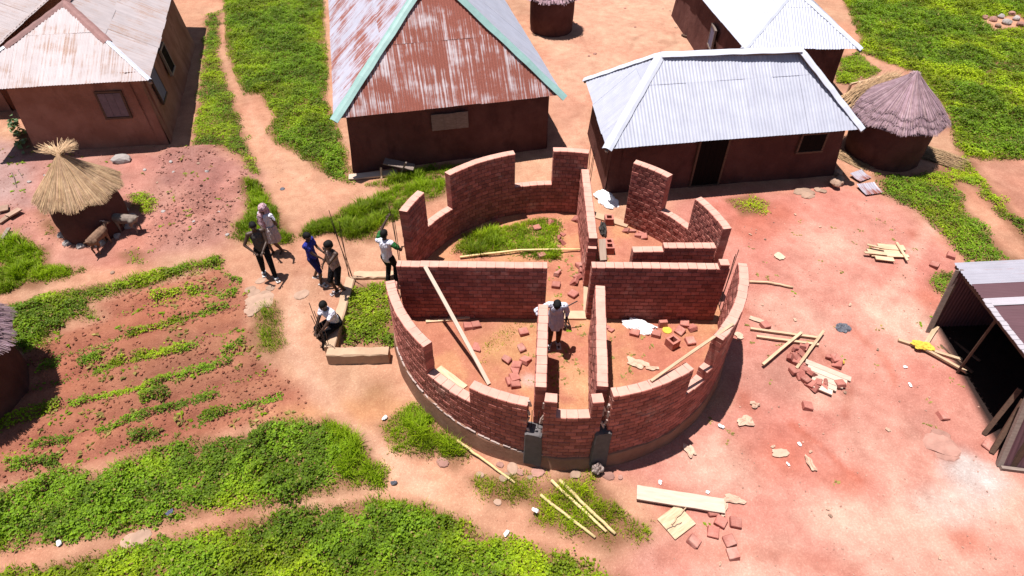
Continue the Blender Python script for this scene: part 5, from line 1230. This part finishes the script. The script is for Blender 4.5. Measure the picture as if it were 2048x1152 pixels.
for i, (x, y) in enumerate(((345, 330), (400, 335), (350, 350), (290, 340), (318, 372), (440, 430), (420, 360), (60, 365), (45, 350), (90, 352), (330, 430), (395, 460), (225, 545), (455, 470))): tag(lump("pebble", "small stone on the dark earth near the granary", G3(x, y, .01), rnd.uniform(.035, .08), M[rnd.choice(('stone', 'stone_grey'))], "stone", .6, 100 + i), None, None, "pebbles near the granary")
for i, (x, y) in enumerate(((1000, 930), (1025, 938), (1040, 945), (1075, 945), (1010, 955), (1215, 950), (1240, 955), (1150, 950), (1060, 955), (960, 950), (885, 925), (905, 895), (995, 1005))): tag(lump("pebble", "rough stone at the foot of the plinth", G3(x, y, .02), rnd.uniform(.05, .12), M[rnd.choice(('stone', 'stone_red'))], "stone", .35, 130 + i, rnd.uniform(.8, 1.6), rnd.uniform(0, 3)), None, None, "stones along the plinth")
for i, (p, q, w) in enumerate((((0, 450), (30, 428), .16), ((0, 425), (20, 420), .3), ((0, 495), (22, 462), .10), ((20, 440), (45, 425), .2))):
    board(["short board in the scrap pile at the left edge above the others", "wide reddish scrap board at the left edge", "dark stick pointing up in the scrap pile at the left edge", "flat scrap board nearest the granary"][i], *Gl(p, q, .06 + .02 * i), w, .04, M['wood_grey'] if i in (2,) else M['stone'])
pole("bare twig on the grey ground left of the granary", [G3(24, 345, .02), G3(30, 360, .06), G3(34, 376, .02)], .01, M['wood_grey']); pole("forked twig on the grey ground near the mud house", [G3(36, 340, .02), G3(46, 356, .05)], .008, M['wood_grey'])

# ================================================================== PEOPLE
def capsule(mb, a, b, ra, rb, n=12, sq=1.0, axis=None):
    a = Vector(a); b = Vector(b); d = b - a; L = d.length
    d = d / L if L > 1e-6 else V3(0, 0, 1)
    s = (Vector(axis) - d * Vector(axis).dot(d)).normalized() if axis is not None else d.orthogonal().normalized()
    t = d.cross(s); vs = []; fs = []; rings = []
    for k in range(1, 4): th = math.pi / 2 * k / 3; rings.append((-ra * math.cos(th), ra * math.sin(th)))
    for k in range(0, 3): th = math.pi / 2 * k / 3; rings.append((L + rb * math.sin(th), rb * math.cos(th)))
    vs.append(a - d * ra)
    for h, r in rings:
        for i in range(n): q = 2 * math.pi * i / n; vs.append(a + d * h + s * r * math.cos(q) + t * r * sq * math.sin(q))
    vs.append(b + d * rb)
    for i in range(n): fs.append((0, 1 + (i + 1) % n, 1 + i))
    for j in range(len(rings) - 1):
        for i in range(n): fs.append((1 + j * n + i, 1 + j * n + (i + 1) % n, 1 + (j + 1) * n + (i + 1) % n, 1 + (j + 1) * n + i))
    e = len(vs) - 1; o = 1 + (len(rings) - 1) * n
    for i in range(n): fs.append((o + i, o + (i + 1) % n, e))
    mb.add(vs, fs)
def ellipsoid(mb, c, r, n=14):
    vs = [V3(c[0], c[1], c[2] - r[2])]; fs = []
    for j in range(1, n // 2 + 2):
        th = math.pi * j / (n // 2 + 2)
        for i in range(n): p = 2 * math.pi * i / n; vs.append(V3(c[0] + r[0] * math.sin(th) * math.cos(p), c[1] + r[1] * math.sin(th) * math.sin(p), c[2] - r[2] * math.cos(th)))
    vs.append(V3(c[0], c[1], c[2] + r[2])); m = n // 2 + 1
    for i in range(n): fs.append((0, 1 + (i + 1) % n, 1 + i)); fs.append((1 + (m - 1) * n + i, 1 + (m - 1) * n + (i + 1) % n, len(vs) - 1))
    for j in range(m - 1):
        for i in range(n): fs.append((1 + j * n + i, 1 + j * n + (i + 1) % n, 1 + (j + 1) * n + (i + 1) % n, 1 + (j + 1) * n + i))
    mb.add(vs, fs)
def fuse(mb, name, mat_, parent, voxel=.014, it=4, extra=None):
    me = mb.mesh("tmp"); o = bpy.data.objects.new("tmp", me); COL.objects.link(o)
    r = o.modifiers.new("r", 'REMESH'); r.mode = 'VOXEL'; r.voxel_size = voxel; r.use_smooth_shade = True
    s = o.modifiers.new("s", 'SMOOTH'); s.iterations = it; s.factor = .5
    dg = bpy.context.evaluated_depsgraph_get(); me2 = bpy.data.meshes.new_from_object(o.evaluated_get(dg)); bpy.data.objects.remove(o); bpy.data.meshes.remove(me)
    if extra and extra.v:
        bm = bmesh.new(); bm.from_mesh(me2); t = extra.mesh("x", True); bm.from_mesh(t); bm.to_mesh(me2); bm.free(); bpy.data.meshes.remove(t)
    me2.name = name; me2.materials.clear(); return link(name, me2, mat_, parent)
def ik(a, c, l1, l2, pole_):
    a = Vector(a); c = Vector(c); d = c - a; L = min(d.length, (l1 + l2) * .995); d.normalize(); c = a + d * L
    x = (l1 * l1 - l2 * l2 + L * L) / (2 * L); h = math.sqrt(max(0, l1 * l1 - x * x)); p = Vector(pole_); p = (p - d * p.dot(d)).normalized()
    return a + d * x + p * h, c
def lathe_skirt(parent, name, mat_, pts, n=22, jit=.012):
    """loose cloth tube: rings of (centre, rx, ry)"""
    b = MB(); vs = []; fs = []
    for j, (c, rx, ry) in enumerate(pts):
        for i in range(n):
            t = 2 * math.pi * i / n; k = 1 + (.07 * math.sin(i * 2.9 + j * .4) * j / len(pts)) ; vs.append(V3(c[0] + rx * k * math.cos(t), c[1] + ry * k * math.sin(t), c[2] + rnd.uniform(-jit, jit) * (j == len(pts) - 1)))
    for j in range(len(pts) - 1):
        for i in range(n): fs.append((j * n + i, j * n + (i + 1) % n, (j + 1) * n + (i + 1) % n, (j + 1) * n + i))
    b.add(vs, fs); return b.build(name, mat_, parent, True)
def person(label, P, yaw, pose, wear, h=1.70, slim=1.0, hairr=1.0):
    """local frame: +Y is forward, +X is the person's right hand side, Z up; pose holds joints in metres for a 1.72 m body"""
    k = h / 1.72; t = thing("person", label, "person", P, yaw); J = {}
    J.update(pelvis=V3(0, 0, .93), chest=V3(0, .0, 1.30), neck=V3(0, .01, 1.45), head=V3(0, .035, 1.60))
    for q in ('pelvis', 'chest', 'neck', 'head'):
        if q in pose: J[q] = Vector(pose[q])
    sw = pose.get('shoulder_dir', V3(1, 0, 0)); sw = Vector(sw).normalized(); hw = Vector(pose.get('hip_dir', (1, 0, 0))).normalized()
    for s, c in ((1, 'r'), (-1, 'l')):
        J['sh' + c] = J['chest'] + sw * s * .175 + V3(0, 0, .10); J['hip' + c] = J['pelvis'] + hw * s * .09 - V3(0, 0, .03)
        hand = Vector(pose.get('hand_' + c, (s * .27, .08, .84))); pl_ = pose.get('elbow_' + c, (s * .4, -1, -.2))
        J['el' + c], J['wr' + c] = ik(J['sh' + c], hand, .29, .26, pl_)
        foot = Vector(pose.get('foot_' + c, (s * .10, 0, .08))); J['kn' + c], J['an' + c] = ik(J['hip' + c], foot, .44, .43, pose.get('knee_' + c, (0, 1, .1)))
    for q in J: J[q] = J[q] * k
    fwd = V3(0, 1, 0); hd = (J['head'] - J['neck']).normalized(); face = Vector(pose.get('face', (0, 1, 0))); face = (face - hd * face.dot(hd)).normalized(); side = face.cross(hd).normalized()
    b = MB(); S_ = slim * k
    capsule(b, J['pelvis'], J['pelvis'] + (J['chest'] - J['pelvis']) * .45, .135 * S_, .118 * S_, 14, .78, sw); capsule(b, J['pelvis'] + (J['chest'] - J['pelvis']) * .45, J['chest'], .118 * S_, .148 * S_, 14, .72, sw)
    capsule(b, J['shr'], J['shl'], .066 * S_, .066 * S_); capsule(b, J['chest'] + V3(0, 0, .06), J['neck'], .075 * S_, .056 * S_); capsule(b, J['neck'], J['head'] - hd * .05, .054 * S_, .056 * S_)
    # head: skull, jaw, nose, ears
    hc_ = J['head']
    capsule(b, hc_ + hd * .025 * k - face * .018 * k, hc_ + hd * .03 * k + face * .02 * k, .086 * k, .080 * k, 14); capsule(b, hc_ - hd * .055 * k + face * .03 * k, hc_ + face * .03 * k, .056 * k, .072 * k, 12)
    capsule(b, hc_ - hd * .012 * k + face * .098 * k, hc_ + hd * .025 * k + face * .09 * k, .017 * k, .010 * k, 8); capsule(b, hc_ - hd * .052 * k + face * .08 * k - side * .016 * k, hc_ - hd * .052 * k + face * .08 * k + side * .016 * k, .013 * k, .013 * k, 8)
    for s in (-1, 1): capsule(b, hc_ + side * s * .08 * k - hd * .01 * k, hc_ + side * s * .086 * k + hd * .022 * k, .016 * k, .018 * k, 8)
    fin = MB()
    for s, c in ((1, 'r'), (-1, 'l')):
        capsule(b, J['sh' + c], J['el' + c], .052 * S_, .040 * S_); capsule(b, J['el' + c], J['wr' + c], .040 * S_, .027 * S_)
        d = (J['wr' + c] - J['el' + c]).normalized(); pal = J['wr' + c] + d * .075 * k; a = d.cross(V3(0, 0, 1)); a = a.normalized() if a.length > .1 else sw; nn = a.cross(d)
        capsule(b, J['wr' + c], pal, .026 * k, .034 * k, 10, .5, a)
        for f, (o, l) in enumerate(((-.027, .072), (-.009, .082), (.009, .078), (.027, .060))):
            q = pal + a * o * k + d * .02 * k; m1 = q + d * l * .55 * k - nn * .006; m2 = m1 + (d * .8 - nn * .55).normalized() * l * .5 * k; fin.tube([q, m1, m2], [.0095 * k, .009 * k, .007 * k], 6)
        q = J['wr' + c] + d * .03 * k + a * .028 * k * s; fin.tube([q, q + (d + a * s).normalized() * .035 * k, q + (d * 1.6 + a * s).normalized() * .065 * k], [.011 * k, .010 * k, .008 * k], 6)
        capsule(b, J['hip' + c], J['kn' + c], .086 * S_, .058 * S_); capsule(b, J['kn' + c], J['kn' + c].lerp(J['an' + c], .3), .056 * S_, .058 * S_); capsule(b, J['kn' + c].lerp(J['an' + c], .3), J['an' + c], .058 * S_, .036 * S_)
        fd = Vector(pose.get('toe_' + c, (s * .15, 1, 0))).normalized(); an = J['an' + c]; capsule(b, an - fd * .03 * k - V3(0, 0, .035 * k), an + fd * .15 * k - V3(0, 0, .05 * k), .038 * k, .030 * k, 10, .8, V3(0, 0, 1))
        if wear.get('shoes'):
            m = MB(); m.bar(an - fd * .08 * k - V3(0, 0, .085 * k - .012), an + fd * .20 * k - V3(0, 0, .085 * k - .012), .10 * k, .024); m.bar(an + fd * .09 * k - V3(0, 0, .02 * k) - fd.cross(V3(0, 0, 1)) * .05 * k, an + fd * .09 * k - V3(0, 0, .02 * k) + fd.cross(V3(0, 0, 1)) * .05 * k, .05 * k, .03); m.build("sandal", wear['shoes'], t)
    body = fuse(b, "body", M['skin'], t, .014 * k, 3, fin)
    e = MB()
    for s in (-1, 1): q = hc_ + face * .088 * k + side * s * .032 * k + hd * .02 * k; ellipsoid(e, q, (.010, .010, .008), 8)
    e.build("eyes", M['eye'], t, True)
    # hair
    hh = MB(); capsule(hh, hc_ + hd * .045 * k - face * .028 * k, hc_ + hd * .055 * k + face * .012 * k, .090 * k * hairr, .082 * k * hairr, 14); capsule(hh, hc_ - hd * .01 * k - face * .04 * k, hc_ + hd * .03 * k - face * .035 * k, .078 * k * hairr, .084 * k * hairr, 12)
    fuse(hh, "hair", M['hair'], t, .014, 1)
    # shirt
    if 'shirt' in wear:
        m = MB(); g = wear.get('loose', 1.0); lo = J['pelvis'] - V3(0, 0, wear.get('hem', .02) * k); sp = J['chest'] - J['pelvis']
        capsule(m, lo, J['pelvis'] + sp * .5, .150 * S_ * g, .142 * S_ * g, 14, .80, sw); capsule(m, J['pelvis'] + sp * .5, J['chest'], .142 * S_ * g, .164 * S_, 14, .76, sw)
        if wear.get('sleeve', .5) > 0: capsule(m, J['shr'], J['shl'], .078 * S_, .078 * S_)
        else: capsule(m, J['chest'] + sw * .10 * k + V3(0, 0, .10 * k), J['chest'] - sw * .10 * k + V3(0, 0, .10 * k), .062 * S_, .062 * S_)
        for c in 'rl':
            sl = wear.get('sleeve', .5)
            if sl > 0:
                e_ = J['sh' + c].lerp(J['el' + c], min(1, sl)); capsule(m, J['sh' + c], e_, .070 * S_, .064 * S_)
                if sl > 1: capsule(m, J['el' + c], J['el' + c].lerp(J['wr' + c], sl - 1), .060 * S_, .046 * S_)
        fuse(m, "shirt", wear['shirt'], t, .016, 3)
        if wear.get('sleeve_mat'):
            for c in 'rl': m = MB(); a0 = J['sh' + c].lerp(J['el' + c], .15); capsule(m, a0, J['sh' + c].lerp(J['el' + c], .62), .076 * S_, .070 * S_); m.build("sleeve", wear['sleeve_mat'], t, True)
    if 'legs' in wear:
        m = MB(); f = wear.get('leg_len', 2.0); capsule(m, J['pelvis'] + V3(0, 0, .06 * k), J['pelvis'] - V3(0, 0, .04 * k), .142 * S_, .142 * S_, 14, .82, hw)
        for c in 'rl':
            capsule(m, J['hip' + c], J['hip' + c].lerp(J['kn' + c], min(1, f)), .100 * S_, .074 * S_)
            if f > 1: capsule(m, J['kn' + c], J['kn' + c].lerp(J['an' + c], min(1, f - 1)), .073 * S_, .058 * S_)
        fuse(m, "trousers" if f > 1.3 else "shorts", wear['legs'], t, .016, 3)
    return t, J
def yaw_to(dx, dy): return math.atan2(-dx, dy)
# 1: person with patterned scarf
t1, J1 = person("person in pale skirt with pink patterned scarf over the head, one arm raised", G3(556, 505), yaw_to(-.35, -1),
    dict(hand_l=(-.36, .16, 1.42), elbow_l=(-.6, .1, -1), hand_r=(.0, .26, 1.12), elbow_r=(1, -.3, -.3), foot_r=(.10, .08, .08), foot_l=(-.10, -.08, .08), face=(.25, 1, -.1)), dict(shirt=M['c_white'], sleeve=.45, shoes=None), 1.58)
lathe_skirt(t1, "skirt", M['c_pale'], [((0, 0, .95), .16, .13), ((0, 0, .84), .19, .16), ((0, 0, .66), .21, .18), ((0, .01, .48), .225, .19)])
m = MB(); h1 = J1['head']; capsule(m, h1 + V3(0, -.03, .06), h1 + V3(0, 0, .05), .112, .108); capsule(m, h1 + V3(.05, -.05, .0), h1 + V3(.10, -.02, -.22), .085, .10); capsule(m, h1 + V3(.10, .02, -.20), h1 + V3(.07, .10, -.52), .10, .075); capsule(m, h1 + V3(-.03, -.07, -.05), h1 + V3(-.02, -.08, -.28), .09, .10)
fuse(m, "scarf", M['c_pink'], t1, .018, 2)
# 2: man in grey sleeveless top
person("man in dark grey sleeveless top, black trousers and pale sandals, left of the group", G3(541, 549), yaw_to(.55, -1),
    dict(hand_l=(-.02, .34, 1.06), elbow_l=(-1, -.6, -.4), hand_r=(.20, .22, 1.02), elbow_r=(1, -.6, 0), foot_r=(.13, -.16, .08), foot_l=(-.09, .22, .08), face=(-.1, 1, 0)), dict(shirt=M['c_grey'], sleeve=0, legs=M['c_black'], leg_len=1.95, shoes=M['rubber']), 1.74)
# 3: boy in blue
person("boy in blue tee shirt and navy shorts facing the sleeveless man", G3(638, 562), yaw_to(1, -.25),
    dict(hand_r=(.10, .36, 1.00), hand_l=(-.10, .34, 1.02), foot_r=(.12, .14, .08), foot_l=(-.10, -.16, .08), face=(-.1, 1, .05)), dict(shirt=M['c_blue'], sleeve=.55, loose=1.05, legs=M['c_navy'], leg_len=1.0, shoes=M['rubber']), 1.60, .95, 1.05)
# 4: sleeveless man with hand at face
person("man in taupe sleeveless shirt and black shorts holding a hand to his face", G3(683, 584), yaw_to(-.75, -1),
    dict(hand_r=(.30, .10, .92), hand_l=(-.07, .20, 1.50), elbow_l=(-.5, .6, -1), foot_r=(.10, .06, .08), foot_l=(-.11, -.06, .08), face=(.2, 1, -.05)), dict(shirt=M['c_taupe'], sleeve=0, loose=1.06, legs=M['c_black'], leg_len=1.0, shoes=M['c_pale']), 1.70, 1.0, 1.14)
# 5: man with his back turned, reaching up
person("man seen from behind in white shirt with green sleeves reaching up to the wall", G3(784, 566), yaw_to(.35, 1),
    dict(hand_l=(-.10, .42, 1.78), elbow_l=(-1, .2, 0), hand_r=(.30, .26, 1.10), elbow_r=(1, -.5, -.3), foot_r=(.10, .04, .08), foot_l=(-.10, -.02, .08), face=(0, 1, .25)), dict(shirt=M['c_white'], sleeve=.3, sleeve_mat=M['c_green'], hem=.05, legs=M['c_black'], leg_len=1.95), 1.72)
# 6: seated man on the beam
sp_ = V3(-5.40, -.55, ZB - .80)
person("man in white tee shirt sitting on the porch beam with his forearms on his knees", sp_, yaw_to(-.62, -.85),
    dict(pelvis=(0, -.05, .92), chest=(0, .08, 1.28), neck=(0, .12, 1.42), head=(0, .155, 1.57), hand_r=(.06, .50, .96), hand_l=(-.08, .50, .98), elbow_r=(1, -.2, -.6), elbow_l=(-1, -.2, -.6),
         foot_r=(.20, .36, .50), foot_l=(-.14, .52, .50), knee_r=(.1, 1, .6), knee_l=(-.05, 1, .6), face=(-.35, 1, .3)), dict(shirt=M['c_white'], sleeve=.55, legs=M['c_black'], leg_len=1.95, shoes=M['c_grey']), 1.74, 1.05)
# 7: man in the corridor
t7, J7 = person("man in long white tunic with bowed head leaning on the corridor wall end", F3(1107, 686), yaw_to(-.05, -1),
    dict(chest=(0, .12, 1.27), neck=(.0, .19, 1.40), head=(0, .27, 1.52), hand_r=(.34, .34, 1.06), elbow_r=(1, -.2, .1), hand_l=(-.22, .22, .92), elbow_l=(-.35, -1, -.2), foot_r=(.10, .05, .08), foot_l=(-.10, .0, .08), face=(.05, .9, -.5)), dict(shirt=M['c_white'], sleeve=1.35, loose=1.05, hem=.05, legs=M['c_brown'], leg_len=1.95, shoes=M['rubber']), 1.72, .93)
lathe_skirt(t7, "tunic_tail", M['c_white'], [((0, .04, 1.12), .155, .125), ((0, .03, .95), .175, .15), ((0, .03, .78), .19, .165), ((0, .03, .62), .20, .17)])
# metal stool with crossed legs beside him
sp_ = F3(1125, 652); st_ = thing("metal_stand", "black folding metal stand beside the man in the corridor", "stand", sp_)
for a, b in (((-.14, -.12, 0), (.06, .02, .62)), ((.20, -.14, 0), (.0, .0, .64)), ((.02, .16, 0), (.02, .0, .63)), ((-.13, -.11, .12), (.17, -.12, .14)), ((.17, -.12, .14), (.02, .14, .12))):
    m = MB(); m.tube([a, b], .014, 6); m.build("leg", M['blackmetal'], st_)
m = MB(); m.tube([(-.1, -.06, .60), (.30, .06, .78)], .014, 6); m.build("handle", M['blackmetal'], st_); m = MB(); m.box(.02, 0, .62, .12, .10, .05); m.build("head", M['blackmetal'], st_)

# ================================================================== GOATS
def goat(label, P, yaw, m_, h=.58, headpos=(0, .52, .50), dark=False):
    t = thing("goat", label, "goat", P, yaw); k = h / .6; b = MB()
    def C(a, c, ra, rb, sq=1.0): capsule(b, Vector(a) * k, Vector(c) * k, ra * k, rb * k, 12, sq)
    C((0, -.26, .44), (0, .0, .42), .115, .135, 1.0); C((0, .0, .42), (0, .24, .43), .135, .125); C((0, .0, .39), (0, .18, .38), .11, .115)
    hp = Vector(headpos); C((0, .26, .47), hp + V3(0, -.06, .0), .085, .055); C(hp + V3(0, -.05, .02), hp + V3(0, .10, -.05), .058, .034)
    for s in (-1, 1):
        C((s * .075, .22, .38), (s * .08, .22, .20), .052, .030); C((s * .08, .22, .20), (s * .08, .23, .02), .028, .022)
        C((s * .08, -.24, .42), (s * .085, -.16, .27), .085, .042); C((s * .085, -.16, .27), (s * .085, -.27, .18), .038, .027); C((s * .085, -.27, .18), (s * .085, -.255, .02), .026, .022)
        C(hp + V3(s * .045, -.05, .05), hp + V3(s * .13, -.08, .03), .018, .010)
    C((0, -.36, .49), (0, -.46, .55), .030, .014)
    fuse(b, "body", m_, t, .013, 2)
    for s in (-1, 1):
        hn = MB(); q = hp * k + V3(s * .025, -.04, .06) * k; hn.tube([q, q + V3(s * .01, -.04, .06) * k, q + V3(s * .02, -.10, .085) * k], [.014, .010, .004], 6); hn.build("horn", M['stone_grey'], t, True)
goat("brown goat standing at the foot of the granary facing the wall", G3(208, 496), yaw_to(.15, 1), M['goat'], .60, (0, .48, .52))
goat("dark goat with pale rump grazing in the granary's shade", G3(262, 462), yaw_to(-1, .12), M['goat_dark'], .62, (0, .46, .36))

# ================================================================== SOIL CLODS
def clods(label, W, dens, r0, r1, c0, seed):
    W = np.array(W); x0, y0 = W.min(0); x1, y1 = W.max(0); n = int((x1 - x0) * (y1 - y0) * dens); q = np.random.default_rng(seed)
    x = q.uniform(x0, x1, n); y = q.uniform(y0, y1, n); m = (poly_sd(x, y, W) < 0) & (np.hypot(x, y) > 4.15) & (q.random(n) < smooth(.3, .65, fbm(x * 1.5, y * 1.5, seed))); x, y = x[m], y[m]; n = len(x)
    ico = np.array([(0, 0, 1), (.89, 0, .45), (.28, .85, .45), (-.72, .53, .45), (-.72, -.53, .45), (.28, -.85, .45), (.6, .6, -.4), (-.6, .6, -.4), (-.6, -.6, -.4), (.6, -.6, -.4)])
    fc = np.array([(0, 1, 2), (0, 2, 3), (0, 3, 4), (0, 4, 5), (0, 5, 1), (1, 6, 2), (2, 6, 7), (2, 7, 3), (3, 7, 8), (3, 8, 4), (4, 8, 9), (4, 9, 5), (5, 9, 1), (1, 9, 6)])
    r = r0 + (r1 - r0) * q.random(n) ** 3; jit = q.uniform(.65, 1.25, (n, 10, 1)); V_ = ico[None] * jit * r[:, None, None]; V_[:, :, 2] *= .75
    a = q.uniform(0, 6.28, n); ca, sa = np.cos(a)[:, None], np.sin(a)[:, None]; X_ = V_[:, :, 0] * ca - V_[:, :, 1] * sa; Y_ = V_[:, :, 0] * sa + V_[:, :, 1] * ca
    V_ = np.stack([X_ + x[:, None], Y_ + y[:, None], V_[:, :, 2] + (gz(x, y) + r * .25)[:, None]], 2).reshape(-1, 3); F_ = (np.arange(n)[:, None, None] * 10 + fc[None]).reshape(-1, 3)
    cc = np.repeat(np.array(c0)[None] * q.uniform(.7, 1.25, (n, 1)), 10, 0)
    o = link("soil_clods", np_mesh("soil_clods", V_, F_, cc), M['soil']); tag(o, label, "soil", None, 'stuff')
clods("crumbly clods over the tilled bed", BED, 150, .010, .045, C_bed, 1); clods("loose earth clods on the dug mound right of the granary", MOUND, 110, .012, .055, C_mauve, 2)
clods("grit and chips strewn over the red clay yard", gpoly([(1490, 400), (1750, 400), (1900, 540), (1990, 900), (2100, 1160), (1250, 1160), (1400, 900)]), 22, .006, .028, C_pale * .85, 3)
clods("grit along the dirt path", gpoly([(500, 200), (640, 350), (780, 380), (700, 560), (640, 800), (850, 960), (1200, 1100), (1000, 1080), (700, 990), (560, 700), (560, 400)]), 22, .006, .024, C_path, 4)
clods("grit on the dark earth around the granary", gpoly([(-100, 300), (430, 290), (490, 470), (300, 520), (-100, 470)]), 45, .008, .034, C_mauve, 5)

# ------------------------------------------------------------------ tell repeats apart by their order
ORD = "leftmost,second,third,fourth,fifth,sixth,seventh,eighth,ninth,tenth,eleventh,twelfth,thirteenth,fourteenth,fifteenth,sixteenth,seventeenth,eighteenth,nineteenth,twentieth,twenty-first,twenty-second,twenty-third,twenty-fourth,twenty-fifth,twenty-sixth,twenty-seventh,twenty-eighth".split(",")
bpy.context.view_layer.update()
groups = {}
for o in COL.objects:
    if o.parent is None and o.get('group') and o.get('label'): groups.setdefault((o['group'], o['label']), []).append(o)
def img_x(o):
    c = o.matrix_world.translation if o.location.length > 1e-6 else o.matrix_world @ (sum((Vector(q) for q in o.bound_box), Vector()) / 8)
    q = np.array(c) - CAM; return (q @ R2) / (q @ _d)
for (g_, l_), os_ in groups.items():
    if len(os_) < 2: continue
    for i, o in enumerate(sorted(os_, key=img_x)):
        o['label'] = l_ + (", leftmost" if i == 0 else ", " + ORD[min(i, 27)] + " from left")
